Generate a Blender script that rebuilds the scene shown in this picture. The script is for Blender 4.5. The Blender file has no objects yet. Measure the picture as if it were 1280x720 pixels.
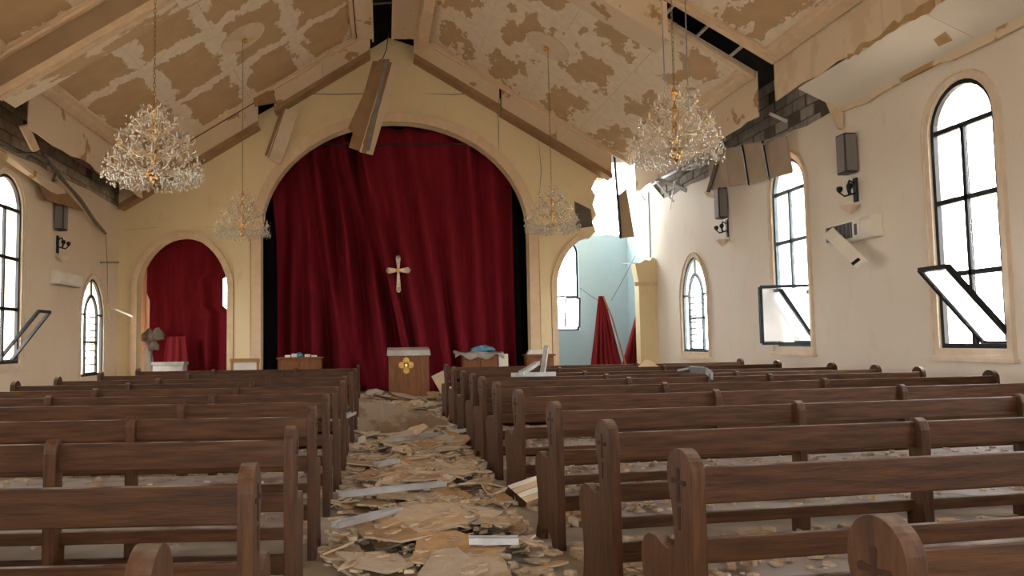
import bpy, math, random
from mathutils import Vector, Matrix
from mathutils.geometry import tessellate_polygon
PI = math.pi
scene = bpy.context.scene
col = scene.collection
rnd = random.Random(7)

# ------------------------------------------------------------------ camera
F, VX, VY, H, PX, PY, ROLL = 1000., 480., 428., 1.28, 525., 360., .01
Yd = Vector((VX - PX, -(VY - PY), F)).normalized()
Zd = Vector((-math.sin(ROLL), math.cos(ROLL), 0)); Zd = (Zd - Yd * Zd.dot(Yd)).normalized()
Xd = Zd.cross(Yd)
if Xd.x < 0: Xd = -Xd
CAM = Vector((0, 0, H))
def ray(x, y):
    d = Vector((x - PX, -(y - PY), F))
    return Vector((d.dot(Xd), d.dot(Yd), d.dot(Zd)))
def on(x, y, ax, v):                      # point seen at a pixel that lies on the plane axis = v
    r = ray(x, y)
    return CAM + r * ((v - CAM[ax]) / r[ax])
cd = bpy.data.cameras.new('camera'); cam = bpy.data.objects.new('camera', cd); col.objects.link(cam)
cd.sensor_width = 36; cd.lens = F / 1280 * 36
cd.shift_x = (640 - PX) / 1280; cd.shift_y = (PY - 360) / 1280
right = Vector((Xd.x, Yd.x, Zd.x)); up = Vector((Xd.y, Yd.y, Zd.y)); fwd = Vector((Xd.z, Yd.z, Zd.z))
cam.matrix_world = Matrix(((right.x, up.x, -fwd.x, 0), (right.y, up.y, -fwd.y, 0), (right.z, up.z, -fwd.z, H), (0, 0, 0, 1)))
cd.clip_start = .05; cd.clip_end = 400
scene.camera = cam

# ------------------------------------------------------------------ light
vs = scene.view_settings
vs.view_transform = 'Standard'; vs.look = 'None'; vs.gamma = 1; vs.use_curve_mapping = False
vs.exposure = 0.17
w = bpy.data.worlds.new('overcast_sky'); scene.world = w; w.use_nodes = True
bg = w.node_tree.nodes['Background']; bg.inputs[0].default_value = (1, .965, .92, 1); bg.inputs[1].default_value = 17.0
scene.cycles.max_bounces = 8; scene.cycles.diffuse_bounces = 5; scene.cycles.glossy_bounces = 3
scene.cycles.transmission_bounces = 4; scene.cycles.transparent_max_bounces = 12
scene.cycles.use_denoising = True; scene.cycles.sample_clamp_indirect = 6.0
def portal(name, loc, n, sx, sy):
    l = bpy.data.lights.new(name, 'AREA'); l.shape = 'RECTANGLE'; l.size = sx; l.size_y = sy
    l.cycles.is_portal = True
    o = bpy.data.objects.new(name, l); col.objects.link(o); o.location = loc
    o.rotation_euler = Vector(n).to_track_quat('-Z', 'Y').to_euler()
    return o

# ------------------------------------------------------------------ materials
MATS = {}
def nodes(name):
    m = bpy.data.materials.new(name); m.use_nodes = True
    nt = m.node_tree; b = nt.nodes['Principled BSDF']
    MATS[name] = m
    return m, nt, b
def N(nt, t, **kw):
    n = nt.nodes.new(t)
    for k, v in kw.items(): setattr(n, k, v)
    return n
def mix(nt, fac, a, b):
    n = N(nt, 'ShaderNodeMix', data_type='RGBA')
    for i, v in ((0, fac), (6, a), (7, b)):
        if hasattr(v, 'is_linked'): nt.links.new(v, n.inputs[i])
        elif i == 0: n.inputs[0].default_value = v
        else: n.inputs[i].default_value = (*v, 1)
    return n.outputs[2]
def math_(nt, op, a, b=0.):
    n = N(nt, 'ShaderNodeMath', operation=op)
    for i, v in ((0, a), (1, b)):
        if hasattr(v, 'is_linked'): nt.links.new(v, n.inputs[i])
        else: n.inputs[i].default_value = v
    return n.outputs[0]
def ramp(nt, fac, lo, hi):
    n = N(nt, 'ShaderNodeMapRange'); n.inputs[1].default_value = lo; n.inputs[2].default_value = hi
    nt.links.new(fac, n.inputs[0]); return n.outputs[0]
def coords(nt, scale=(1, 1, 1), rand=True):
    tc = N(nt, 'ShaderNodeTexCoord'); mp = N(nt, 'ShaderNodeMapping'); mp.inputs['Scale'].default_value = scale
    nt.links.new(tc.outputs['Object'], mp.inputs[0])
    if rand:
        oi = N(nt, 'ShaderNodeObjectInfo'); s = math_(nt, 'MULTIPLY', oi.outputs['Random'], 37.)
        cx = N(nt, 'ShaderNodeCombineXYZ')
        for i in range(3): nt.links.new(s, cx.inputs[i])
        nt.links.new(cx.outputs[0], mp.inputs['Location'])
    return mp.outputs[0], tc
def noise(nt, vec, scale, detail=4., rough=.55):
    n = N(nt, 'ShaderNodeTexNoise'); n.inputs['Scale'].default_value = scale
    n.inputs['Detail'].default_value = detail; n.inputs['Roughness'].default_value = rough
    nt.links.new(vec, n.inputs['Vector']); return n.outputs['Fac']
def simple(name, c1, c2=None, scale=4., rough=.7, bump=0., bscale=30., metal=0., stretch=(1, 1, 1), dust=None, lo=.35, hi=.65, spec=.3, var=0., dustlo=.35, dusthi=.6):
    m, nt, b = nodes(name)
    b.inputs['Roughness'].default_value = rough; b.inputs['Metallic'].default_value = metal
    b.inputs['Specular IOR Level'].default_value = spec
    vec, tc = coords(nt, stretch)
    c2 = c2 or tuple(x * .85 for x in c1)
    out = mix(nt, ramp(nt, noise(nt, vec, scale), lo, hi), c1, c2)
    if var:
        oi = N(nt, 'ShaderNodeObjectInfo')
        hsv = N(nt, 'ShaderNodeHueSaturation'); nt.links.new(out, hsv.inputs['Color'])
        nt.links.new(math_(nt, 'ADD', math_(nt, 'MULTIPLY', oi.outputs['Random'], var), 1 - var / 2), hsv.inputs['Value'])
        out = hsv.outputs[0]
    if dust:
        g = N(nt, 'ShaderNodeNewGeometry'); sp = N(nt, 'ShaderNodeSeparateXYZ'); nt.links.new(g.outputs['Normal'], sp.inputs[0])
        k = math_(nt, 'MULTIPLY', ramp(nt, sp.outputs[2], .55, .95), ramp(nt, noise(nt, tc.outputs['Object'], 5., 6.), dustlo, dusthi))
        out = mix(nt, k, out, dust)
    nt.links.new(out, b.inputs['Base Color'])
    if bump:
        bn = N(nt, 'ShaderNodeBump'); bn.inputs['Strength'].default_value = bump; bn.inputs['Distance'].default_value = .02
        nt.links.new(noise(nt, vec, bscale, 5.), bn.inputs['Height']); nt.links.new(bn.outputs[0], b.inputs['Normal'])
    return m
def plaster(name, base, stain, grime):
    m, nt, b = nodes(name); b.inputs['Roughness'].default_value = .62; b.inputs['Specular IOR Level'].default_value = .25
    vec, tc = coords(nt, (1, 1, .55), False)
    c = mix(nt, ramp(nt, noise(nt, vec, .55, 5.), .35, .7), base, stain)
    c = mix(nt, math_(nt, 'MULTIPLY', ramp(nt, noise(nt, vec, 3.2, 7., .7), .56, .8), .45), c, grime)
    nt.links.new(c, b.inputs['Base Color'])
    bn = N(nt, 'ShaderNodeBump'); bn.inputs['Strength'].default_value = .12; bn.inputs['Distance'].default_value = .02
    nt.links.new(noise(nt, vec, 18., 5.), bn.inputs['Height']); nt.links.new(bn.outputs[0], b.inputs['Normal'])
    return m
def drywall_sheet_mat(name, hl, hw, paper, comp, thr, wild, nsc=1.35):
    # brown paper in the middle of the sheet, pale joint compound feathered along its edges
    m, nt, b = nodes(name); b.inputs['Roughness'].default_value = .85; b.inputs['Specular IOR Level'].default_value = .15
    vec, tc = coords(nt)
    sp = N(nt, 'ShaderNodeSeparateXYZ'); nt.links.new(tc.outputs['Object'], sp.inputs[0])
    dx = math_(nt, 'SUBTRACT', hl, math_(nt, 'ABSOLUTE', sp.outputs[0])); dy = math_(nt, 'SUBTRACT', hw, math_(nt, 'ABSOLUTE', sp.outputs[1]))
    d = math_(nt, 'MINIMUM', dx, dy)
    str_, _ = coords(nt, (.75, 1.5, 1))
    n1 = math_(nt, 'MULTIPLY', math_(nt, 'SUBTRACT', noise(nt, str_, nsc, 7., .66), .5), wild)
    k = ramp(nt, math_(nt, 'ADD', d, n1), thr, thr + .03)
    pc = mix(nt, ramp(nt, noise(nt, vec, 2.5, 4.), .3, .7), paper, tuple(x * .86 for x in paper))
    cc = mix(nt, ramp(nt, noise(nt, vec, 6., 5.), .35, .7), comp, tuple(x * .88 for x in comp))
    nt.links.new(mix(nt, k, cc, pc), b.inputs['Base Color'])
    return m
cream = (.72, .56, .37)
M_wall = plaster('cream_wall_plaster', (.82, .70, .53), (.76, .62, .45), (.55, .44, .31))
M_wallR = plaster('pale_wall_plaster', (.82, .745, .64), (.76, .675, .56), (.58, .50, .40))
M_front = plaster('yellow_cream_plaster', (.86, .72, .45), (.79, .64, .385), (.50, .38, .22))
M_blue = plaster('pale_blue_plaster', (.54, .68, .76), (.49, .64, .73), (.46, .54, .57))
M_trim = simple('painted_moulding', (.78, .60, .40), (.70, .52, .34), 5., .6, .1)
M_casing = simple('window_casing_paint', (.78, .66, .51), (.70, .57, .43), 5., .6, .1)
M_dark = simple('dark_deck_and_void_shade', (.035, .03, .028), (.02, .018, .016), 3., .9)  # dark deck colour, also paints the shade in roof void and chancel
M_drycream = simple('cream_painted_board', (.74, .60, .44), (.66, .52, .36), 2.2, .75, .1, lo=.5, hi=.6)
M_drypatch = simple('flaked_cream_board', (.72, .58, .42), (.44, .28, .13), 1.7, .8, .1, lo=.60, hi=.63)
M_brownboard = simple('brown_paper_board', (.36, .22, .11), (.29, .175, .085), 3., .85)
M_brownedge = simple('torn_tan_paper', (.50, .34, .17), (.40, .26, .12), 5., .85)
M_soffit = simple('white_soffit_board', (.86, .80, .70), (.80, .73, .62), 1.3, .7, lo=.5, hi=.8)
M_block = simple('concrete_block', (.46, .37, .28), (.34, .27, .20), 7., .95, .5, 25., var=.35)
M_mortar = simple('grey_mortar', (.14, .115, .09), (.10, .08, .065), 7., .95, .3)
M_greyconc = simple('grey_concrete_block', (.40, .36, .32), (.29, .26, .23), 6., .95, .5, 25., var=.3)
M_floor = simple('dusty_floor', (.40, .345, .285), (.28, .225, .17), 1.6, .8, .25, 40.)
M_ground = simple('pale_dusty_ground', (.55, .50, .42), (.45, .40, .33), .5, .9)
DUST = (.40, .35, .31)
M_wood = simple('dark_pew_wood', (.100, .042, .0160), (.046, .0185, .0070), 6., .5, .15, 20., stretch=(.6, 7, 7), dust=DUST, var=.3, spec=.28, dustlo=.40, dusthi=.75)
M_woodv = simple('dark_pew_wood_upright', (.100, .042, .0165), (.048, .0195, .0076), 6., .5, .15, 20., stretch=(7, 7, .7), dust=DUST, var=.3, spec=.28, dustlo=.40, dusthi=.75)
M_seat = simple('dusty_seat_wood', (.10, .05, .025), (.06, .025, .012), 6., .55, .15, 20., stretch=(.6, 7, 7), dust=(.335, .295, .275), var=.2, dustlo=.28, dusthi=.52)
M_carve = simple('carved_groove_shade', (.045, .018, .008), (.03, .012, .006), 8., .8)  # dark raised plates stand in for shade inside the carving
M_oak = simple('brown_lectern_wood', (.27, .105, .032), (.17, .064, .019), 5., .5, .1, stretch=(6, 6, .6), spec=.4)
M_oaklite = simple('light_brown_wood', (.46, .25, .10), (.36, .18, .07), 5., .5, .1, stretch=(6, 6, .6))
M_gold = simple('polished_gold', (.83, .52, .14), (.70, .40, .09), 5., .25, metal=1.)
M_goldpaint = simple('yellow_gold_paint', (.85, .55, .14), (.70, .40, .08), 9., .4)
M_silver = simple('old_silver_gilt', (.62, .52, .40), (.42, .33, .24), 9., .38, .2, metal=.65)
M_black = simple('black_window_steel', (.018, .020, .022), (.012, .013, .015), 6., .5)
M_steelblue = simple('blue_grey_window_steel', (.075, .11, .135), (.04, .06, .075), 6., .5)
M_metal = simple('galvanised_stud', (.66, .68, .70), (.50, .51, .52), 5., .38, metal=.6)
M_greymetal = simple('dull_grey_metal', (.33, .33, .33), (.24, .24, .24), 5., .5, metal=.5)
M_cable = simple('grey_cable_sheath', (.20, .165, .13), (.13, .11, .09), 9., .8)
M_brass = simple('dull_brass_chain', (.36, .25, .11), (.24, .16, .07), 9., .45, metal=.7)
M_white = simple('white_paint', (.85, .84, .80), (.78, .76, .71), 3., .55)
M_marble = simple('pale_grey_slab', (.58, .55, .51), (.42, .39, .36), 3., .5, dust=(.6, .56, .5))
M_plastic = simple('ivory_plastic', (.86, .82, .72), (.80, .75, .64), 3., .5)
M_acgrey = simple('air_filter_grey', (.10, .115, .14), (.06, .07, .09), 40., .6)
M_speaker = simple('speaker_grille', (.24, .22, .21), (.19, .175, .165), 60., .6)
M_spk_side = simple('speaker_side_black', (.05, .05, .055), (.035, .035, .04), 8., .5)
M_bulb = simple('frosted_shade_glass', (.80, .66, .52), (.72, .58, .45), 4., .35)
M_rag = simple('brown_grey_rag', (.27, .225, .18), (.17, .14, .11), 6., .95, .4)
M_bluecloth = simple('blue_cloth', (.16, .38, .52), (.10, .26, .38), 9., .9)
M_greycloth = simple('dusty_grey_cloth', (.46, .43, .39), (.30, .28, .26), 6., .95, .4)
M_copper = simple('orange_copper', (.55, .22, .09), (.42, .16, .06), 8., .4)
M_wire = simple('thin_dark_wire', (.10, .09, .08), (.07, .06, .05), 9., .7)
def cloth_mat(name, c1, c2):
    m, nt, b = nodes(name); b.inputs['Roughness'].default_value = .8; b.inputs['Specular IOR Level'].default_value = .12
    b.inputs['Sheen Weight'].default_value = .08; b.inputs['Sheen Tint'].default_value = (.9, .25, .28, 1); b.inputs['Sheen Roughness'].default_value = .4
    vec, tc = coords(nt, (3, 3, .25), False)
    nt.links.new(mix(nt, ramp(nt, noise(nt, vec, 4., 5.), .3, .7), c1, c2), b.inputs['Base Color'])
    v2, _ = coords(nt, (1, 1, 1), False)
    bn = N(nt, 'ShaderNodeBump'); bn.inputs['Strength'].default_value = .15; bn.inputs['Distance'].default_value = .01
    nt.links.new(noise(nt, v2, 60., 3.), bn.inputs['Height']); nt.links.new(bn.outputs[0], b.inputs['Normal'])
    return m
M_curtain = cloth_mat('red_velvet', (.235, .013, .024), (.165, .009, .017))
M_curtain_b = cloth_mat('faded_red_cloth', (.30, .03, .036), (.20, .016, .022))
def pane_mat(name, t, tint, rough=.02):
    m, nt, b = nodes(name)
    out = nt.nodes['Material Output']; tr = N(nt, 'ShaderNodeBsdfTransparent'); gl = N(nt, 'ShaderNodeBsdfGlossy'); mx = N(nt, 'ShaderNodeMixShader')
    tr.inputs[0].default_value = (*tint, 1); gl.inputs['Roughness'].default_value = rough; gl.inputs[0].default_value = (.9, .9, .9, 1)
    mx.inputs[0].default_value = t
    nt.links.new(tr.outputs[0], mx.inputs[1]); nt.links.new(gl.outputs[0], mx.inputs[2]); nt.links.new(mx.outputs[0], out.inputs[0])
    return m
M_pane = pane_mat('clear_window_glass', .06, (.96, .98, 1))
def reflect_white(name):
    m, nt, b = nodes(name); out = nt.nodes['Material Output']
    d = N(nt, 'ShaderNodeBsdfDiffuse'); d.inputs[0].default_value = (.92, .93, .94, 1)
    tl = N(nt, 'ShaderNodeBsdfTranslucent'); tl.inputs[0].default_value = (.95, .96, .97, 1)
    tr = N(nt, 'ShaderNodeBsdfTransparent'); m1 = N(nt, 'ShaderNodeMixShader'); m1.inputs[0].default_value = .65; m2 = N(nt, 'ShaderNodeMixShader'); m2.inputs[0].default_value = .3
    nt.links.new(d.outputs[0], m1.inputs[1]); nt.links.new(tl.outputs[0], m1.inputs[2]); nt.links.new(m1.outputs[0], m2.inputs[1]); nt.links.new(tr.outputs[0], m2.inputs[2]); nt.links.new(m2.outputs[0], out.inputs[0])
    return m
M_sash_reflect = reflect_white('sash_glass_reflection')  # milky white paints the bright sky reflected in the sash glass
M_crystal = pane_mat('cut_crystal', .42, (.97, .95, .90), .06)
def crystal2():
    m, nt, b = nodes('bright_cut_crystal')
    b.inputs['Base Color'].default_value = (.95, .90, .80, 1); b.inputs['Roughness'].default_value = .08
    b.inputs['Specular IOR Level'].default_value = 1.0; b.inputs['Transmission Weight'].default_value = .5; b.inputs['IOR'].default_value = 1.6
    return m
M_crystalb = crystal2()
M_gildglass = simple('gilded_glass', (.80, .60, .34), (.88, .78, .60), 9., .2, metal=.4, spec=.8)
SH = [simple('shard_brown_paper', (.50, .315, .155), (.37, .22, .10), 3., .9, .3, dust=(.44, .35, .25), var=.4, dustlo=.45, dusthi=.7),
      simple('shard_grey_cream', (.56, .48, .38), (.43, .34, .25), 3., .9, .3, dust=(.50, .43, .35), var=.35),
      simple('shard_cream_paint', (.70, .54, .36), (.54, .38, .22), 3., .85, .2, dust=(.52, .43, .32), var=.3),
      simple('shard_tan_paper', (.50, .36, .21), (.60, .50, .38), 2., .9, .3, var=.4, lo=.45, hi=.55)]
M_fallen = simple('shaded_fallen_board', (.30, .235, .175), (.22, .15, .09), 2., .9, .1, lo=.5, hi=.55)  # board colour darkened to carry the shade on its underside
M_gypsum = simple('broken_gypsum_core', (.54, .46, .35), (.40, .31, .21), 9., .95)
M_chip = simple('plaster_chips', (.62, .52, .40), (.38, .26, .15), 14., .95, .2)

# ------------------------------------------------------------------ mesh helpers
def world_loc(o):
    v = Vector((0, 0, 0))
    while o: v += o.location; o = o.parent
    return v
class MB:
    def __init__(s): s.v = []; s.f = []
    def add(s, vs_, fs):
        k = len(s.v); s.v += [Vector(p) for p in vs_]; s.f += [tuple(i + k for i in f) for f in fs]; return s
    def box(s, x0, x1, y0, y1, z0, z1):
        return s.add([(x0,y0,z0),(x1,y0,z0),(x1,y1,z0),(x0,y1,z0),(x0,y0,z1),(x1,y0,z1),(x1,y1,z1),(x0,y1,z1)],
                     [(0,3,2,1),(4,5,6,7),(0,1,5,4),(1,2,6,5),(2,3,7,6),(3,0,4,7)])
    def hexa(s, a, b):          # two quads a (4 pts) and b (4 pts)
        return s.add(list(a) + list(b), [(3,2,1,0),(4,5,6,7),(0,1,5,4),(1,2,6,5),(2,3,7,6),(3,0,4,7)])
    def bar(s, p, q, wx, wz, upv=(0, 0, 1)):
        p, q = Vector(p), Vector(q); d = (q - p).normalized(); u = Vector(upv)
        sx = d.cross(u)
        if sx.length < 1e-4: sx = d.cross(Vector((1, 0, 0)))
        sx.normalize(); sz = sx.cross(d).normalized()
        A = [p + sx*i*wx/2 + sz*j*wz/2 for i, j in ((-1,-1),(1,-1),(1,1),(-1,1))]
        B = [v + q - p for v in A]
        return s.hexa(A, B)
    def tube(s, pts, r, n=6, closed=False):
        pts = [Vector(p) for p in pts]; m = len(pts); rs = r if isinstance(r, (list, tuple)) else [r] * m
        rings = []; ref = None
        for i, p in enumerate(pts):
            a = pts[i - 1] if i or closed else p; b = pts[(i + 1) % m] if i < m - 1 or closed else p
            d = (b - a).normalized()
            if ref is None: ref = d.orthogonal().normalized()
            ref = (ref - d * ref.dot(d)).normalized(); bi = d.cross(ref)
            rings.append([p + (ref * math.cos(t) + bi * math.sin(t)) * rs[i] for t in [2*PI*k/n for k in range(n)]])
        k0 = len(s.v)
        for rg in rings: s.v += rg
        for i in range(m if closed else m - 1):
            for k in range(n):
                a = k0 + i*n; b = k0 + ((i+1) % m)*n; k2 = (k+1) % n
                s.f.append((a+k, a+k2, b+k2, b+k))
        if not closed:
            s.f.append(tuple(k0 + k for k in range(n))[::-1]); s.f.append(tuple(k0 + (m-1)*n + k for k in range(n)))
        return s
    def lathe(s, prof, c=(0, 0, 0), n=12, ax=None):
        c = Vector(c); k0 = len(s.v); m = len(prof)
        R = Vector(ax).to_track_quat('Z', 'Y').to_matrix() if ax else Matrix.Identity(3)
        for r, z in prof:
            for k in range(n):
                s.v.append(c + R @ Vector((r*math.cos(2*PI*k/n), r*math.sin(2*PI*k/n), z)))
        for i in range(m-1):
            for k in range(n):
                k2 = (k+1) % n; s.f.append((k0+i*n+k, k0+i*n+k2, k0+(i+1)*n+k2, k0+(i+1)*n+k))
        s.f.append(tuple(k0+k for k in range(n))[::-1]); s.f.append(tuple(k0+(m-1)*n+k for k in range(n)))
        return s
    def slab(s, loops, mp, w0, w1):       # polygon with holes swept from w0 to w1; mp(u,v,w)->xyz
        flat = [p for l in loops for p in l]
        tris = tessellate_polygon([[Vector((p[0], p[1], 0)) for p in l] for l in loops])
        k0 = len(s.v); n = len(flat)
        for wv in (w0, w1): s.v += [Vector(mp(p[0], p[1], wv)) for p in flat]
        for t in tris:
            s.f.append(tuple(k0 + i for i in t)); s.f.append(tuple(k0 + n + i for i in reversed(t)))
        o = 0
        for l in loops:
            m = len(l)
            for i in range(m):
                a = k0+o+i; b = k0+o+(i+1) % m; s.f.append((a, b, b+n, a+n))
            o += m
        return s
    def strip(s, pts_out, pts_in, mp, w0, w1, closed=False):   # moulding between two matching polylines
        m = len(pts_out); k0 = len(s.v)
        for a, b in zip(pts_out, pts_in):
            s.v += [Vector(mp(a[0], a[1], w0)), Vector(mp(a[0], a[1], w1)), Vector(mp(b[0], b[1], w1)), Vector(mp(b[0], b[1], w0))]
        for i in range(m if closed else m-1):
            a = k0+4*i; b = k0+4*((i+1) % m)
            for k in range(4): s.f.append((a+k, a+(k+1) % 4, b+(k+1) % 4, b+k))
        if not closed:
            s.f.append((k0, k0+1, k0+2, k0+3)); e = k0+4*(m-1); s.f.append((e+3, e+2, e+1, e))
        return s
    def build(s, name, mat, parent=None, smooth=False, bevel=0., kind=None):
        off = world_loc(parent) if parent else Vector((0, 0, 0))
        me = bpy.data.meshes.new(name); me.from_pydata([tuple(v - off) for v in s.v], [], s.f); me.materials.append(mat)
        import bmesh
        bm = bmesh.new(); bm.from_mesh(me); bmesh.ops.recalc_face_normals(bm, faces=bm.faces); bm.to_mesh(me); bm.free()
        if smooth: me.polygons.foreach_set('use_smooth', [True] * len(me.polygons))
        o = bpy.data.objects.new(name, me); col.objects.link(o)
        if parent: o.parent = parent
        if bevel:
            b = o.modifiers.new('bevel', 'BEVEL'); b.width = bevel; b.segments = 2; b.limit_method = 'ANGLE'; b.angle_limit = .7
        if kind: o['kind'] = kind
        return o
def tag(o, label, cat, group=None):
    o['label'] = label; o['category'] = cat
    if group: o['group'] = group
    return o
def empty(name, loc=(0, 0, 0)):
    o = bpy.data.objects.new(name, None); col.objects.link(o); o.location = loc; o.empty_display_size = .1; return o
def copy_tree(o, parent=None):
    c = o.copy(); col.objects.link(c); c.parent = parent
    for ch in list(o.children): copy_tree(ch, c)
    return c
def struct(o, label=None):
    o['kind'] = 'structure'
    if label: o['label'] = label
    return o
def recenter(o):                         # move a mesh's origin to its own centre
    me = o.data; n = len(me.vertices); c = Vector((0, 0, 0))
    for v in me.vertices: c += v.co
    c /= n
    for v in me.vertices: v.co -= c
    o.location = o.location + c
    return o
mpX = lambda X, sgn=1: (lambda u, v, w_: (X + sgn*w_, u, v))      # (y,z) outline on an x = const wall
mpY = lambda Y, sgn=1: (lambda u, v, w_: (u, Y + sgn*w_, v))      # (x,z) outline on a y = const wall

# ------------------------------------------------------------------ dimensions of the hall
XL, XR, YF, YB = -6.55, 6.94, 20.0, -4.5
XC, ZP, ZL, S = .2, 9.37, 8.75, .61        # ridge centre, panel plane, rib soffit plane, slope
def zp(x): return ZP - S*abs(x - XC)
def zl(x): return ZL - S*abs(x - XC)
CS = 1/math.sqrt(1 + S*S); SN = S*CS

# ------------------------------------------------------------------ floor and ground
fl = MB().box(XL-.3, XR+2.2, YB, 24.5, -.2, 0).build('floor', M_floor); struct(fl)
g = MB().box(-90, 100, -60, 130, -.5, -.2).build('ground_outside', M_ground); struct(g)

# ------------------------------------------------------------------ windows
def arch_pts(c, wd, z0, z1, pointed=0., n=14):
    r = wd/2; rise = r*(1 + pointed); zs = z1 - rise
    pts = [(c - r, z0), (c + r, z0)]
    for k in range(n + 1):
        t = PI*k/n
        if pointed:
            x = math.cos(t); h = (1 - abs(x)**1.85)**.60 if abs(x) < 1 else 0
            pts.append((c + r*x, zs + rise*h))
        else: pts.append((c + r*math.cos(t), zs + rise*math.sin(t)))
    return pts
def grow(c, wd, z0, z1, d, pointed=0.): return arch_pts(c, wd + 2*d, z0 - d, z1 + d, pointed)
nwin = [0]
def window(X, sgn, c, wd, z0, z1, mat, rows, pointed=0., lancet=False, skip=(), seen=True):
    # sgn: direction pointing into the room along x
    nwin[0] += 1
    root = empty('window_%d' % nwin[0], (X, c, z0)); struct(root)
    mp = mpX(X, sgn)
    o_ = arch_pts(c, wd, z0, z1, pointed); i_ = grow(c, wd, z0, z1, -.055, pointed)
    MB().strip(grow(c, wd, z0, z1, .11, pointed), grow(c, wd, z0, z1, .004, pointed), mp, -.01, .03, True).build('casing', M_casing, root)
    MB().strip(grow(c, wd, z0, z1, .11, pointed), grow(c, wd, z0, z1, .08, pointed), mp, .03, .05, True).build('casing_bead', M_casing, root)
    MB().strip(o_, i_, mp, -.06, -.005, True).build('frame', mat, root)
    MB().slab([[(c-wd/2-.14, z0-.16), (c+wd/2+.14, z0-.16), (c+wd/2+.14, z0-.11), (c-wd/2-.14, z0-.11)]], mp, 0, .07).build('sill', M_casing, root)
    r = wd/2
    zs = z1 - r*(1 + pointed)
    if lancet:
        i2 = arch_pts(c, wd*.58, z0 + .02, z1 - .36, pointed); i3 = arch_pts(c, wd*.58 - .13, z0 + .08, z1 - .43, pointed)
        MB().strip(i2, i3, mp, -.055, -.008, True).build('inner_lancet_frame', mat, root)
        for y0_, y1_, zz in ((c - r, c - wd*.29, zs), (c + wd*.29, c + r, zs), (c - wd*.29, c + wd*.29, z0 + .75)):
            MB().slab([[(y0_, zz-.025), (y1_, zz-.025), (y1_, zz+.025), (y0_, zz+.025)]], mp, -.05, -.012).build('glazing_bar', mat, root)
        MB().slab([[(c-.02, z1-.42), (c+.02, z1-.42), (c+.02, z1-.03), (c-.02, z1-.03)]], mp, -.05, -.012).build('glazing_bar', mat, root)
        for q in range(1, 9):
            zz = z0 + .1 + (zs - z0)*q/9
            MB().slab([[(c-wd*.24, zz-.012), (c+wd*.24, zz-.012), (c+wd*.24, zz+.012), (c-wd*.24, zz+.012)]], mp, -.05, -.02).build('lead_bar', mat, root)
        MB().slab([i3], mp, -.035, -.03).build('pane', M_pane, root)
    else:
        MB().slab([[(c-.028, z0), (c+.028, z0), (c+.028, zs), (c-.028, zs)]], mp, -.055, -.008).build('mullion', mat, root)
        zz = [z0] + rows + [zs]
        for q in rows + [zs]:
            MB().slab([[(c-r, q-.03), (c+r, q-.03), (c+r, q+.03), (c-r, q+.03)]], mp, -.055, -.008).build('transom', mat, root)
        for k in range(len(zz) - 1):
            for h, (a, b) in enumerate(((c-r+.05, c-.03), (c+.03, c+r-.05))):
                if (k, h) in skip: continue
                MB().slab([[(a, zz[k]+.03), (b, zz[k]+.03), (b, zz[k+1]-.03), (a, zz[k+1]-.03)]], mp, -.035, -.03).build('pane', M_pane, root)
        top = [(c + r*.93*math.cos(PI*k/14), zs + .03 + (z1-zs-.08)*math.sin(PI*k/14)) for k in range(15)]
        MB().slab([top], mp, -.035, -.03).build('pane', M_pane, root)
    p = portal('window_daylight', (X - sgn*.28, c, (z0+z1)/2), (sgn, 0, 0), wd + .1, z1 - z0 + .1)
    p.rotation_euler = (PI/2, 0, -PI/2 if sgn > 0 else PI/2)
    return root
def sash(root, quad, mat, glass=True, t=.06, name='opened_sash'):
    # a light steel frame spanned by four corner points
    q = [Vector(p) for p in quad]
    m = MB()
    for i in range(4): m.bar(q[i], q[(i+1) % 4], t, t*.8)
    o = m.build(name, mat, root)
    if glass:
        c = sum(q, Vector())/4; n = (q[1]-q[0]).cross(q[2]-q[1]).normalized()*.003
        inn = [p + (c-p)*.08 for p in q]
        MB().hexa([p - n for p in inn], [p + n for p in inn]).build('pane', M_sash_reflect, o)
    return o

WR = [(9.15, 1.08, 1.12, 4.34), (13.27, 1.12, 1.12, 4.34), (5.0, 1.08, 1.12, 4.34), (.9, 1.08, 1.12, 4.34), (-2.9, 1.08, 1.12, 4.34)]
WL = [(14.12, 1.16, .99, 4.30), (10.0, 1.1, 1.05, 4.30), (5.8, 1.1, 1.05, 4.30), (1.6, 1.1, 1.05, 4.3), (-2.4, 1.1, 1.05, 4.3)]
LR = (17.55, 1.42, .98, 3.10); LLw = (18.3, 1.36, .62, 2.80)
def jag(a, b, n, amp, r_):                # jagged line between two 2-D points, ends excluded
    a, b = Vector(a), Vector(b); d = (b - a); nrm = Vector((-d.y, d.x)).normalized()
    return [tuple(a + d*(k + r_.uniform(-.25, .25))/n + nrm*r_.uniform(-amp, amp)) for k in range(1, n)]
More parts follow.
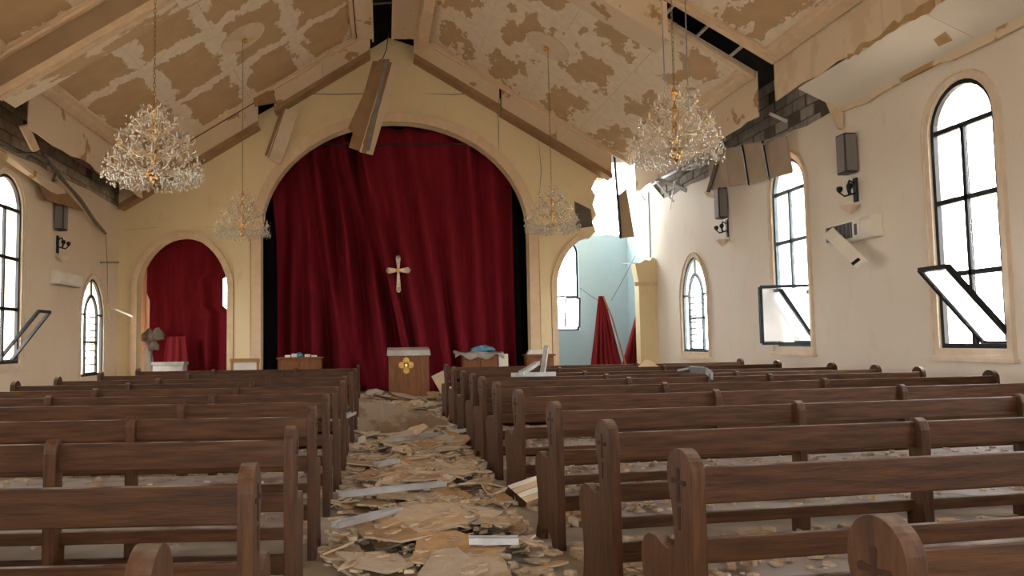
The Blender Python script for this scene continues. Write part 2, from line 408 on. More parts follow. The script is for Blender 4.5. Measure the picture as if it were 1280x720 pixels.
# right wall: plaster stops raggedly under the eaves, bare blocks above it
topR = [(YB, 4.95), (8.0, 4.95)]
outer = [(YB, 0), (22.3, 0), (22.3, 5.0)] + [(21.7, 5.35), (21.2, 5.15), (20.6, 5.5), (20.1, 5.25), (19.7, 5.0), (19.3, 4.75), (18.6, 4.7)] + jag((18.6, 4.7), (12.6, 4.72), 12, .05, rnd) + [(12.6, 4.72), (11.9, 4.74), (YB, 4.74)]
ws = struct(MB().slab([outer] + [arch_pts(*q) for q in WR] + [arch_pts(*LR, .2)], mpX(XR), 0, .3).build('wall_right', M_wallR))
outer = [(YB, 0), (22.3, 0), (22.3, 4.72)] + jag((22.3, 4.72), (12.5, 4.72), 14, .05, rnd) + [(YB, 4.75)]
wl = struct(MB().slab([outer] + [arch_pts(*q) for q in WL] + [arch_pts(*LLw, .2)] + [[(21.1, .4), (21.85, .4), (21.85, 2.9), (21.1, 2.9)]], mpX(XL, -1), 0, .3).build('wall_left', M_wall))
# concrete blocks above the plaster
def blocks(X, sgn, y0, y1, z0, nrow, mat, parent, bl=.42, bh=.2):
    MB().box(min(X+sgn*.05, X+sgn*.28), max(X+sgn*.05, X+sgn*.28), YB, 20.2, z0-.12, 5.86).build('mortar_bed', M_mortar, parent)
    proto = MB().box(-.11, .11, -bl/2+.012, bl/2-.012, -bh/2+.010, bh/2-.010).build('concrete_block', mat, parent, bevel=.008)
    first = True
    for r_ in range(nrow):
        y = y0 + (bl/2 if r_ % 2 else 0)
        while y < y1:
            if rnd.random() > .04:
                o = proto if first else proto.copy()
                if not first: col.objects.link(o); o.parent = parent
                first = False
                o.location = (X + sgn*(.14 + rnd.uniform(-.012, .008)), y + bl/2, z0 + bh*(r_+.5))
            y += bl
blocks(XL, -1, 11.6, 19.8, 4.66, 6, M_block, wl)
blocks(XR, 1, 12.2, 19.2, 4.66, 6, M_greyconc, ws)

win_near = window(XR, -1, *WR[0], M_black, [2.02, 2.92], skip=((0, 1),))
win_far = window(XR, -1, *WR[1], M_steelblue, [2.02, 2.92], skip=((0, 0), (0, 1)))
for q in WR[2:]: window(XR, -1, *q, M_black, [2.02, 2.92])  # windows out of view, added to light the hall
window(XR, -1, *LR, M_steelblue, [], .2, True)
win_left = window(XL, 1, *WL[0], M_black, [1.95, 2.85], skip=((0, 1),))
for q in WL[1:]: window(XL, 1, *q, M_black, [1.95, 2.85])  # unseen windows on this side too, put in for their light
window(XL, 1, *LLw, M_black, [], .2, True)
# casements thrown open by the blast
sash(win_near, [(XR+.1, 8.62, 1.18), (XR+.1, 9.10, 1.18), (6.32, 9.12, 2.05), (6.32, 8.66, 2.05)], M_black)
a = on(950, 362, 1, 13.05); b = on(950, 429, 1, 13.05)
sash(win_far, [(XR+.1, 12.78, 1.18), (XR+.1, 12.78, 2.12), (a.x, 13.05, 2.12), (a.x, 13.05, 1.18)], M_steelblue)
sash(win_far, [(XR+.1, 12.78, 1.2), (XR+.1, 13.25, 1.2), (6.50, 13.20, 2.05), (6.50, 12.80, 2.05)], M_steelblue)
sash(win_left, [(XL-.1, 14.15, 1.04), (XL-.1, 14.64, 1.04), (-5.98, 14.62, 1.90), (-5.98, 14.16, 1.90)], M_black, False)

# ------------------------------------------------------------------ end walls
XA, RA = .32, 3.36                      # main arch: centre and half width
def main_arch(d=0., n=32): return [(XA + (RA+d)*math.cos(PI*k/n), 4.04 + (2.82+d)*math.sin(PI*k/n)) for k in range(n+1)]
def side_arch(c, r, zs, za, d=0., n=20, t0=0., t1=PI):
    out = []
    for k in range(n+1):
        t = t0 + (t1-t0)*k/n; x = math.cos(t)
        h = max(0., 1 - abs(x)**2.1)**.62
        out.append((c + (r+d)*x, zs + (za-zs+d)*h))
    return out
CLs, CRs = -4.965, 5.43
sl = side_arch(CLs, 1.10, 2.75, 3.95)
sr = side_arch(CRs, 1.05, 2.70, 3.92)
rr = random.Random(3)
hole = [(5.25, 3.86), (5.42, 4.02), (5.33, 4.28), (5.45, 4.45), (5.36, 4.72), (5.44, 4.95), (5.34, 5.12), (5.48, 5.42), (5.66, 5.38), (5.78, 5.62)]
outer = [(XL, 0), (CLs-1.10, 0)] + sl[::-1] + [(CLs+1.10, 0), (XA-RA, 0)] + main_arch()[::-1] + [(XA+RA, 0), (CRs-1.05, 0)] + \
        [p for p in sr[::-1] if p[0] < 5.2] + hole + [(5.9, 5.65), (XC+.75, 8.80), (XC, 9.05), (XC-.3, 8.86), (XC-2.6, 7.46), (XL, 5.02)]
wf = struct(MB().slab([outer], mpY(YF), 0, .35).build('wall_front', M_front))
pil = [(6.48, 0), (XR, 0), (XR, 3.30), (6.86, 3.36), (6.78, 3.27), (6.66, 3.30), (6.55, 3.22), (6.40, 3.20), (6.48, 2.70)]
MB().slab([pil], mpY(YF), 0, .35).build('broken_pier', M_front, wf)
MB().slab([[(6.36, 2.62), (XR-.01, 2.62), (XR-.01, 2.72), (6.36, 2.72)]], mpY(YF, -1), 0, .06).build('pier_capital', M_trim, wf)
# arch surrounds
for c_, r_, pts, ptsd, nm in ((XA, RA, main_arch(), main_arch(.24), 'arch_moulding'), (CLs, 1.10, sl, side_arch(CLs, 1.10, 2.75, 3.95, .15), 'arch_moulding')):
    wd = ptsd[0][0] - pts[0][0]
    po = [(ptsd[0][0], 0)] + ptsd + [(ptsd[-1][0], 0)]; pi_ = [(pts[0][0]-.005, 0)] + [(x, z-.004) for x, z in pts] + [(pts[-1][0]+.005, 0)]
    MB().strip(po, pi_, mpY(YF, -1), -.02, .07).build(nm, M_trim, wf)
srl = [p for p in side_arch(CRs, 1.05, 2.70, 3.92)[::-1] if p[0] < 5.2]; srd = [p for p in side_arch(CRs, 1.05, 2.70, 3.92, .15)[::-1]][:len(srl)]
MB().strip([(CRs-1.2, 0)] + srd, [(CRs-1.045, 0)] + srl, mpY(YF, -1), -.02, .06).build('arch_moulding', M_trim, wf)
for x0, x1 in ((XA-RA-.36, XA-RA+.02), (XA+RA-.02, XA+RA+.36)):
    MB().box(x0, x1, YF-.15, YF, 3.98, 4.10).box(x0+.05, x1-.05, YF-.11, YF, 3.90, 3.98).build('impost', M_trim, wf)
# flat pilaster bands between the arches
for x0, x1 in ((CLs+1.27, XA-RA-.26), (XA+RA+.26, CRs-1.22)):
    MB().box(x0, x1, YF-.045, YF+.02, .0, 4.0).build('pilaster', M_front, wf)
# cracks in the front wall are open plaster joints
for pts in ([(-2.3, 7.56), (-1.9, 7.59), (-1.1, 7.57), (-.4, 7.6), (.2, 7.58)], [(1.1, 7.60), (1.8, 7.57), (2.4, 7.61), (2.9, 7.58)], [(2.95, 7.5), (2.98, 6.7), (2.96, 5.9)], [(4.0, 6.4), (4.05, 5.6), (3.98, 4.9)], [(-6.4, 4.15), (-5.6, 4.2)], [(-4.4, 4.2), (-3.4, 4.22)]):
    MB().tube([(x, YF-.001, z) for x, z in pts], [.003] + [.011]*(len(pts)-2) + [.003], 4).build('plaster_crack', M_mortar, wf)

struct(MB().slab([[(XL-.3, 4.6), (XL-.3, 5.82), (XC, 10.14), (5.5, 6.9), (5.5, 6.0), (XC, 8.6)]], mpY(YF+.36), 0, .03).build('wall_gable_shade', M_dark))  # dark sheet added so the ridge slot and rib gap look black
wb = struct(MB().slab([[(XL-.3, 0), (XR+.3, 0), (XR+.3, 5.75), (XC, 10.14), (XL-.3, 5.75)], [(-.6, .02), (1.2, .02), (1.2, 2.7), (-.6, 2.7)], arch_pts(.3, 1.5, 4.4, 6.8)], mpY(YB, -1), 0, .3).build('wall_back', M_wall))  # unseen rear door and window added, sized for the light they admit
for c_, z_, sx, sy in ((.3, 1.36, 1.8, 2.7), (.3, 5.6, 1.5, 2.4)):
    p = portal('rear_daylight', (c_, YB-.3, z_), (0, 1, 0), sx, sy); p.rotation_euler = (PI/2, 0, 0)
p = portal('breach_daylight', (6.1, YF+.2, 4.2), (0, -1, 0), 2.0, 4.4); p.rotation_euler = (-PI/2, 0, 0)

# rooms behind the front wall: right chamber has an unseen roof added to dim it, chancel and left room are roofed
bt = [(4.05, 0), (7.3, 0), (7.3, 4.25)] + jag((7.3, 4.25), (5.2, 4.22), 12, .05, rr) + [(5.2, 4.35), (4.7, 4.45), (4.05, 4.4)]
wc = struct(MB().slab([bt, arch_pts(5.12, .78, 1.55, 4.12)], mpY(22.3), 0, .3).build('wall_chamber_back', M_blue))
struct(MB().slab([[(20.35, 0), (22.3, 0), (22.3, 5.6), (21.9, 5.3), (21.5, 5.0), (21.0, 5.2), (20.6, 4.9), (20.35, 5.1)]], mpX(XR-.03), 0, .03).build('wall_chamber_right', M_blue))
struct(MB().box(4.0, 4.05, 20.35, 22.6, 0, 4.62).build('wall_chamber_left', M_blue))
struct(MB().slab([[(4.0, 20.36), (8.2, 20.36), (8.2, 22.9), (4.0, 22.9)]], lambda u, v, w_: (u, v, 6.45 + w_), 0, .12).build('ceiling_chamber_shade', M_dark))  # out-of-view roof, added and lowered to dim the blue walls
struct(MB().box(4.0, 4.05, 20.36, 22.6, 4.62, 6.75).build('wall_chamber_upper', M_blue))
nwin[0] += 1
wr_ = struct(empty('window_%d' % nwin[0], (5.12, 22.3, 1.55)))
MB().strip(arch_pts(5.12, .78, 1.55, 4.12), arch_pts(5.12, .68, 1.6, 4.07), mpY(22.3), .08, .13, True).build('frame', M_black, wr_)
MB().box(4.73, 5.51, 22.39, 22.42, 2.48, 2.53).build('transom', M_black, wr_)
sash(wr_, [(5.06, 22.2, 1.62), (5.46, 22.15, 1.62), (5.48, 22.12, 2.45), (5.10, 22.18, 2.45)], M_black, True, .04)
MB().slab([arch_pts(5.12, .70, 2.53, 4.07)], mpY(22.3), .10, .105).build('pane', M_pane, wr_)
ch = MB().box(-3.45, 4.0, 22.9, 23.1, 0, 7.3).box(-3.5, -3.4, 20.35, 22.9, 0, 7.3).box(3.95, 4.0, 20.35, 22.9, 0, 7.3).box(-3.5, 4.0, 20.35, 23.1, 7.2, 7.3)
struct(ch.build('wall_chancel', M_dark))  # near-black walls paint the darkness seen past the curtain edges
lb = struct(MB().slab([[(XL-.3, 0), (-3.5, 0), (-3.5, 4.7), (XL-.3, 4.7)], [(-4.75, 2.0), (-4.1, 2.0), (-4.1, 3.5), (-4.75, 3.5)]], mpY(22.3), 0, .3).build('wall_sacristy_back', M_wall))
struct(MB().box(XL-.3, -3.45, 20.35, 22.6, 4.7, 4.85).build('ceiling_sacristy', M_drycream))

# ------------------------------------------------------------------ roof and ceiling
def dk(x): return 10.02 - S*abs(x - XC)
cl_ = MB()
for sg in (-1, 1):
    xe = XC + sg*7.35
    cl_.hexa([(XC, YB-.4, dk(XC)), (xe, YB-.4, dk(xe)), (xe, 20.4, dk(xe)), (XC, 20.4, dk(XC))],
             [(XC, YB-.4, dk(XC)+.15), (xe, YB-.4, dk(xe)+.15), (xe, 20.4, dk(xe)+.15), (XC, 20.4, dk(XC)+.15)])
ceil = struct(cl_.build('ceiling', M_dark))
RIBY = [(12.2, 12.78), (4.7, 5.28), (-2.8, -2.2)]
BAYS = [(12.78, 19.57), (5.28, 12.2), (-2.2, 4.7)]
DX0, DX1 = .82, 6.02
def slope_obj(o, sg, dx, y, lift=0.):
    # local x along the nave, local y down the slope, local z out of the room
    x = XC + sg*dx
    ey = Vector((sg*CS, 0, -SN)); ex = Vector((0, 1, 0)) * sg
    ez = ex.cross(ey)
    if ez.z < 0: ex = -ex; ez = -ez
    o.matrix_local = Matrix(((ex.x, ey.x, ez.x, x), (ex.y, ey.y, ez.y, y), (ex.z, ey.z, ez.z, zp(x) + lift), (0, 0, 0, 1)))
slen = (DX1 - DX0)/CS
for bi, (y0, y1) in enumerate(BAYS):
    ny, ns = 3, 4
    ly = (y1 - y0)/ny; ls = slen/ns
    for sg in (-1, 1):
        paper, comp = ((.58, .40, .225), (.86, .75, .60)) if sg < 0 else ((.58, .40, .225), (.86, .74, .58))
        mt = drywall_sheet_mat('ceiling_sheet_%d%d' % (bi, sg), ly/2, ls/2, paper, comp, .16 if sg < 0 else (.38 if bi == 0 else .36), 1.15 if sg < 0 else 2.7, 1.5 if sg < 0 else 1.9)
        proto = MB().box(-ly/2+.0015, ly/2-.0015, -ls/2+.0015, ls/2-.0015, 0, .015).build('drywall_sheet', mt, ceil)
        first = True
        for i in range(ny):
            for j in range(ns):
                o = proto if first else proto.copy()
                if not first: col.objects.link(o); o.parent = ceil
                first = False
                slope_obj(o, sg, DX0 + (j+.5)*ls*CS, y0 + (i+.5)*ly, rr.uniform(-.004, .004))
# mouldings round each bay (tan strips just under the sheets)
ntr = [0]
def trim_root(loc=(0, 0, 0)):
    ntr[0] += 1
    return struct(empty('trim_%d' % ntr[0], loc))
def slope_quad(sg, dxa, dxb, y0, y1, za, zb):      # prism following the slope; za, zb = offsets from the panel plane
    A = [(XC+sg*dxa, y0, zp(XC+sg*dxa)+za), (XC+sg*dxb, y0, zp(XC+sg*dxb)+za), (XC+sg*dxb, y1, zp(XC+sg*dxb)+za), (XC+sg*dxa, y1, zp(XC+sg*dxa)+za)]
    B = [(p[0], p[1], p[2]+zb-za) for p in A]
    return A, B
for bi, (y0, y1) in enumerate(BAYS[:2]):
    for sg in (-1, 1):
        t = trim_root((XC+sg*3.4, (y0+y1)/2, zp(XC+sg*3.4)))
        for (a, b, c, d, th) in ((DX0, DX1, y0, y0+.13, .10), (DX0, DX1, y1-.13, y1, .10), (DX1-.14, DX1, y0+.13, y1-.13, .10), (DX0, DX0+.10, y0+.13, y1-.13, .08)):
            MB().hexa(*slope_quad(sg, a, b, c, d, -th, -.005)).build('moulding', M_trim, t, bevel=.02)
        for (a, b, c, d, th) in ((DX0, DX1-.14, y0+.13, y0+.19, .05), (DX0, DX1-.14, y1-.19, y1-.13, .05), (DX1-.21, DX1-.14, y0+.19, y1-.19, .05)):
            MB().hexa(*slope_quad(sg, a, b, c, d, -th, -.005)).build('moulding', M_trim, t)
# transverse boxed ribs: segments (side, from dx, to dx, drop, tilt in y)
DEP = ZP - ZL
def rib(sg, segs, y0, y1, face=M_drycream, low=M_trim, soff=None):
    t = trim_root((XC+sg*3.4, y0, zl(XC+sg*3.4)))
    for a, b, dr, sk in segs:
        for q0, q1 in ([(a, b)] if b - a < 2.2 else [(a, (a+b)/2-.004), ((a+b)/2+.004, b)]):
            A, B = slope_quad(sg, q0, q1, y0, y0+.03, -DEP-dr, 0-dr)
            A = [Vector(p) + Vector((0, sk*(abs(p[0]-XC)-a), 0)) for p in A]; B = [Vector(p) + Vector((0, sk*(abs(p[0]-XC)-a), 0)) for p in B]
            MB().hexa(A, B).build('face_board', face, t)
            A, B = slope_quad(sg, q0, q1, y0+.03, y1, -DEP-dr, -DEP+.03-dr)
            MB().hexa(A, B).build('soffit_board', soff or low, t)
            A, B = slope_quad(sg, q0, q1, y0-.05, y0+.0, -DEP-.02-dr, -DEP+.11-dr)
            MB().hexa(A, B).build('bead', low, t)
            if soff: MB().hexa(*slope_quad(sg, q0, q1, y0+.02, y0+.12, -DEP-.03-dr, -DEP-dr)).build('bead', low, t)
        # torn end of the box shows its brown paper core
        x = XC + sg*b
        MB().box(min(x-.004, x+.004), max(x-.004, x+.004), y0+.03, y1-.02, zl(x)+.03-dr, zp(x)-.05-dr).build('end_board', M_brownboard, t)
    return t
M_ribface = simple('tan_rib_board', (.40, .28, .17), (.32, .22, .13), 2., .8, lo=.4, hi=.8)
M_ribsoffit = simple('flaked_rib_board', (.80, .68, .52), (.56, .385, .215), 1.6, .8, .1, lo=.49, hi=.53, stretch=(.8, 1.6, 1))
rib(-1, [(DX0, DX1, 0, 0)], *RIBY[0], face=M_ribface, soff=M_ribsoffit)
rib(1, [(DX0, 2.5, 0, 0), (2.52, 4.35, .10, .0)], *RIBY[0], face=M_drypatch, low=M_drypatch)
for q in RIBY[1:]:
    rib(-1, [(DX0, DX1, 0, 0)], *q); rib(1, [(DX0, DX1, 0, 0)], *q)
rib(-1, [(DX0-.35, 2.85, 0, 0), (3.25, 6.6, .12, 0)], 19.57, 19.99, M_drypatch, M_brownboard)
rib(1, [(DX0-.2, 2.75, 0, 0), (2.80, 5.55, .05, 0)], 19.57, 19.99, M_drypatch, M_brownboard)
# studs in the empty slot of the fallen rib
t = trim_root((4.8, 12.5, 6.0))
for dx in (4.5, 5.05, 5.6):
    x = XC + dx; MB().bar((x, 12.2, zp(x)-.0), (x, 12.78, zp(x)-.0), .05, .03).build('metal_stud', M_metal, t)
# closed back of the slots
# ridge box: right half survives, left half is torn away
t = trim_root((XC, 16, 9.0))
zrb = zp(XC+.82) - .02
MB().box(XC+.10, XC+.80, 12.78, 19.57, zrb, zrb+.03).build('ridge_board', M_drypatch, t)
MB().box(XC+.06, XC+.10, 13.2, 19.57, zrb-.16, zrb+.10).build('ridge_edge_board', M_drycream, t)
MB().hexa([(XC+.72, 15.8, zrb-.42), (XC+.98, 15.8, zrb-.32), (XC+.95, 19.2, zrb-.30), (XC+.70, 19.2, zrb-.40)],
          [(XC+.72, 15.8, zrb-.02), (XC+.98, 15.8, zrb-.08), (XC+.95, 19.2, zrb-.08), (XC+.70, 19.2, zrb-.02)]).build('sagging_board', M_trim, t)
MB().box(XC-.80, XC-.42, 12.78, 19.57, zp(XC-.82)-.02, zp(XC-.82)+.01).build('ridge_board', M_drypatch, t)
MB().box(XC-.42, XC-.38, 12.78, 19.57, zp(XC-.82)-.10, zp(XC-.82)+.14).build('ridge_edge_board', M_drycream, t)
MB().box(XC-.82, XC+.82, YB, 12.2, zrb, zrb+.03).build('ridge_board', M_drypatch, t)
for yb in (14.2, 16.1, 18.0): MB().bar((XC-.40, yb, zrb+.22), (XC+.08, yb, zrb+.26), .04, .03).build('metal_stud', M_greymetal, t)
# eaves fascias and soffits
def fascia(xf, y0, y1, zt, zb, mat, n):
    t = trim_root((xf, (y0+y1)/2, zb))
    for k in range(n):
        a = y0 + (y1-y0)*k/n; b = y0 + (y1-y0)*(k+1)/n
        j = rr.uniform(-.04, .04)
        m = MB(); sgx = 1 if xf > 0 else -1
        lowpts = [(a+.004, zb+j)] + jag((a, zb+j), (b, zb+j), 6, .04, rr) + [(b-.004, zb+j)]
        m.slab([lowpts + [(b-.004, zt), (a+.004, zt)]], mpX(xf, sgx), 0, .02); m.build('fascia_board', mat, t)
    return t
xfR, xfL = XC+DX1+.02, XC-DX1-.02
fascia(xfR, 12.78, 19.3, zp(xfR)+.02, 4.95, M_drypatch, 3)
fascia(xfR, -4.3, 12.2, zp(xfR)+.02, 4.98, M_drycream, 6)
fascia(xfL, 13.3, 19.6, zp(xfL)+.02, 4.86, M_drypatch, 3)
fascia(xfL, -4.3, 12.2, zp(xfL)+.02, 4.86, M_drycream, 6)
t = trim_root((6.6, 8, 4.8))
def soffit(t, xa, xb, y0, y1, za, zb, mat, name='soffit_board', parent=True):
    return MB().hexa([(xa, y0, za), (xb, y0, zb), (xb, y1, zb), (xa, y1, za)], [(xa, y0, za+.02), (xb, y0, zb+.02), (xb, y1, zb+.02), (xa, y1, za+.02)]).build(name, mat, t)
yy = -4.3
for y1 in (-1.5, 1.3, 4.1, 6.4, 8.75, 11.55):
    soffit(t, xfR+.03, XR+.02, yy, y1-.01, 5.0, 4.66, M_soffit); yy = y1
m = MB(); pts = [(6.0, 4.60)] + jag((6.0, 4.60), (11.5, 4.62), 16, .035, rr) + [(11.5, 4.64), (11.5, 4.72), (6.0, 4.72)]
m.slab([pts], mpX(XR-.06), 0, .05); m.build('torn_cove_strip', M_drypatch, t)
for y0_, y1_, dz in ((6.2, 8.4, .10), (8.5, 10.2, .05)):
    pts = [(y0_, 4.97)] + jag((y0_, 4.97), (y1_, 4.97), 14, .035, rr) + [(y1_, 4.97), (y1_, 5.0+dz)] + jag((y1_, 5.0+dz), (y0_, 5.03+dz), 14, .05, rr) + [(y0_, 5.03+dz)]
    MB().slab([pts], mpX(xfR-.008), 0, .006).build('torn_paper_edge', M_brownedge, t)
for yq, zq in ((9.0, 4.80), (7.6, 4.86)):
    u = (5.0 - zq)/.34; xq = xfR + .03 + u*(XR - xfR)
    MB().hexa([(xq-.07, yq-.13, zq-.004+.03), (xq+.07, yq-.05, zq-.045), (xq+.05, yq+.16, zq-.04), (xq-.05, yq+.1, zq+.02)], [(xq-.07, yq-.13, zq+.03), (xq+.07, yq-.05, zq-.04), (xq+.05, yq+.16, zq-.035), (xq-.05, yq+.1, zq+.025)]).build('torn_paper_patch', M_brownedge, t)
MB().hexa([(6.66, 11.50, 4.88), (6.92, 11.50, 4.74), (6.92, 11.56, 4.74), (6.66, 11.56, 4.88)], [(6.84, 11.50, 4.40), (6.90, 11.50, 4.38), (6.90, 11.56, 4.38), (6.84, 11.56, 4.40)]).build('end_board', M_drycream, t)
t = trim_root((-6.2, 8, 4.8))
yy = -4.3
for y1 in (-1.5, 1.3, 4.1, 6.9, 9.7, 12.2):
    soffit(t, xfL-.03, XL-.02, yy, y1-.01, 4.9, 4.66, M_soffit); yy = y1

# ------------------------------------------------------------------ pews
END = [(0, 0), (0, .79)] + [(.084 - .084*math.cos(PI*k/16), .815 + .085*math.sin(PI*k/16)) for k in range(17)] + [(.168, .78), (.158, .74),
       (.142, .69), (.132, .62), (.130, .575), (.145, .548), (.185, .535), (.225, .545), (.270, .562), (.32, .560), (.36, .540), (.385, .50), (.388, .45),
       (.37, .38), (.35, .30), (.345, .20), (.36, .10), (.39, .05), (.40, 0), (.31, 0), (.30, .04), (.27, .07), (.23, .085), (.19, .085), (.15, .07), (.12, .04), (.11, 0)]
def cross_pts(c, z, s, lobed=True):
    # outline of a budded cross, centred at (c, z)
    a = s*.055; L = s*.46; V = s*.62
    out = []
    def bud(cx, cz, ang):
        r = s*.095
        return [(cx + r*1.25*math.cos(ang + t), cz + r*1.25*math.sin(ang + t)) for t in [(-115 + 23*k)*PI/180 for k in range(11)]]
    arms = [(L, 0, 0), (0, L, PI/2), (-L, 0, PI), (0, -V - .1*s, -PI/2)]
    seq = []
    for (dx, dz, ang) in arms:
        perp = ang + PI/2
        inner = (math.cos(ang)*a, math.sin(ang)*a)
        seq.append((c + inner[0] - math.cos(perp)*a, z + inner[1] - math.sin(perp)*a))
        seq += bud(c + dx, z + dz, ang)
    return seq
def make_pew(sg, length, posts):
    root = empty('church_pew')
    X = lambda v: sg*v
    def bx(m, x0, x1, y0, y1, z0, z1): return m.box(min(X(x0), X(x1)), max(X(x0), X(x1)), y0, y1, z0, z1)
    for k, x0 in enumerate((0, length - .05)):
        o = MB().slab([END], lambda u, v, w_: (X(x0 + w_), u, v), 0, .05).build('end_panel', M_woodv, root, bevel=.008)
        if k == 0:
            MB().slab([cross_pts(.088, .785, .085)], lambda u, v, w_: (X(w_), u, v), -.003, .002).build('carved_cross', M_carve, o)
            MB().slab([[(.083, .62), (.093, .62), (.097, .70), (.079, .70)]], lambda u, v, w_: (X(w_), u, v), -.003, .002).build('carved_stem', M_carve, o)
    PO = [(-.012, 0), (-.012, .80), (0, .845), (.03, .862), (.06, .855), (.078, .82), (.08, .45), (.11, .40), (.11, 0)]
    for x0 in posts:
        MB().slab([PO], lambda u, v, w_: (X(x0 + w_), u, v), 0, .055).build('support_post', M_woodv, root, bevel=.006)
    bx(MB(), .05, length-.05, .030, .062, .715, .84).build('top_rail', M_wood, root, bevel=.006)
    bx(MB(), .05, length-.05, .035, .060, .515, .60).build('back_rail', M_wood, root, bevel=.006)
    bx(MB(), .05, length-.05, .075, .42, .415, .442).build('seat', M_seat, root, bevel=.005)
    bx(MB(), .05, length-.05, .055, .080, .385, .442).build('seat_edge', M_wood, root, bevel=.005)
    bx(MB(), .05, length-.05, .355, .38, .33, .415).build('seat_apron', M_wood, root)
    bx(MB(), .05, length-.05, .16, .19, .20, .29).build('stretcher', M_wood, root)
    return root
YR_ = [1.60, 2.68, 3.73, 4.91, 6.22, 7.42, 8.60, 9.50, 10.50, 12.15, 13.55]
YL_ = [1.50, 2.54, 3.69, 4.84, 6.02, 7.02, 8.15, 9.25, 10.40, 11.95, 13.80]
ORD = ['first', 'second', 'third', 'fourth', 'fifth', 'sixth', 'seventh', 'eighth', 'ninth', 'tenth', 'eleventh']
RROT = math.radians(8.8)
pr_, pl_ = make_pew(1, 5.58, (1.68, 3.45)), make_pew(-1, 3.78, (1.06, 2.45))
PEWS = []
for side, proto, ys, x0 in (('R', pr_, YR_, 1.04), ('L', pl_, YL_, -.415)):
    for k, y in enumerate(ys):
        o = proto if k == 0 else copy_tree(proto)
        o.location = (x0 + rnd.uniform(-.015, .015), y, 0)
        o.rotation_euler = (0, 0, (RROT if side == 'R' else 0) + rnd.uniform(-.006, .006))
        row = ORD[len(ys) - 1 - k]
        lab = ('long dark wooden pew reaching to the loudspeaker wall, %s row from the lectern' if side == 'R' else 'shorter dark wooden pew in the curtained side-arch half, %s row from the lectern') % row
        tag(o, lab, 'pew', 'long pews by the wall with two speakers' if side == 'R' else 'shorter pews across the aisle')
        PEWS.append((side, o, 5.58 if side == 'R' else 3.78))

# ------------------------------------------------------------------ curtains
def drape(name, xf0, xf1, ztop, zbot, Y, folds, amp, seed, mat, n=150, m=28, sway=0., parent=None, pull=None):
    r_ = random.Random(seed); ph = [r_.uniform(0, 6.28) for _ in range(6)]; fr = [folds*r_.uniform(.5, 1.5) for _ in range(6)]; am = [r_.uniform(.3, 1) for _ in range(6)]
    v, f = [], []
    for j in range(m + 1):
        t = j/m; z = ztop + (zbot - ztop)*t
        a, b = xf0(z), xf1(z)
        for i in range(n + 1):
            u = i/n; x = a + (b - a)*u
            d = sum(am[k]*math.sin(fr[k]*6.28*u + ph[k] + sway*t*(k - 2)) for k in range(6))/2.2
            d = d*amp*(.45 + .55*t)
            y = Y + d
            if pull: y += pull(u, t)
            v.append((x, y, z))
    for j in range(m):
        for i in range(n):
            a = j*(n+1)+i; f.append((a, a+1, a+n+2, a+n+1))
    mb = MB(); mb.v = [Vector(p) for p in v]; mb.f = f
    o = mb.build(name, mat, parent, smooth=True)
    s_ = o.modifiers.new('thickness', 'SOLIDIFY'); s_.thickness = .012
    return o
lin = lambda z0, x0, z1, x1: (lambda z: x0 + (x1 - x0)*(z - z0)/(z1 - z0))
pa, pb = on(452, 185, 1, 20.55), on(507, 434, 1, 20.55)
edge = lin(pa.z, pa.x, pb.z, pb.x)
cu = drape('stage_curtain', lambda z: -2.98 + (.16 if z < 4.2 else .16 - .1*(z-4.2)), lambda z: edge(z) + .55, 6.85, .02, 21.25, 6.0, .36, 11, M_curtain, 260, 40, 2.2)
tag(cu, 'crimson velvet curtain half hanging behind the diagonal hem in the big arch', 'curtain')
cu = empty('stage_curtain', (2., 20.55, .12)); tag(cu, 'crimson velvet curtain half whose diagonal hem crosses in front, behind the metal cross', 'curtain')
drape('curtain_cloth', lambda z: edge(z), lambda z: 3.42 if z < 4.2 else 3.42 - .0*(z-4.2), 6.9, .02, 20.74, 8.0, .30, 23, M_curtain, 260, 40, .8, cu)
hem = MB().tube([(edge(z), 20.66 + .03*math.sin(z*2), z) for z in [6.6 - .26*k for k in range(25)]], [.045 + .06*k/24 for k in range(25)], 8)
hem.build('rolled_hem', M_curtain, cu, smooth=True)
MB().tube([(-3.0, 20.6, 6.45), (3.7, 20.6, 6.45)], .02, 6).build('curtain_rail', M_black, cu)
cu = drape('arch_curtain', lambda z: -6.13 + (.08 if z < 2.6 else 0), lambda z: -3.96 - (.22 if 2.25 < z < 3.15 else 0), 4.55, .01, 21.0, 3.2, .22, 31, M_curtain, 140, 26, .8)
tag(cu, 'dark red curtain filling the smaller side arch near the air conditioner', 'curtain')
# crumpled red cloth at its foot
def crumple(name, c, r, h, seed, mat, n=18, m=9):
    r_ = random.Random(seed); mb = MB(); v = []
    for j in range(m + 1):
        t = j/m
        for i in range(n):
            a = 6.283*i/n
            k = (1 - t**3.0*.75)*(.75 + .5*math.sin(PI*min(1, .25 + t*.7)))*(1 + .22*math.sin(3*a + seed) + .15*math.sin(7*a + 2*seed + 4*t)) + r_.uniform(-.05, .05)
            v.append((c[0] + r[0]*k*math.cos(a), c[1] + r[1]*k*math.sin(a), c[2] + h*t + r_.uniform(-.02, .02)))
    f = []
    for j in range(m):
        for i in range(n): f.append((j*n+i, j*n+(i+1) % n, (j+1)*n+(i+1) % n, (j+1)*n+i))
    f.append(tuple(range(n))[::-1]); f.append(tuple(m*n + i for i in range(n)))
    mb.v = [Vector(p) for p in v]; mb.f = f
    return mb.build(name, mat, None, smooth=True)
tag(drape('fallen_drape', lin(1.5, -5.45, 0, -5.68), lin(1.5, -5.0, 0, -4.85), 1.5, .01, 20.45, 2.2, .07, 52, M_curtain_b, 60, 16, 1.5), 'crumpled bright red cloth slumped at the foot of the arch curtain', 'cloth')
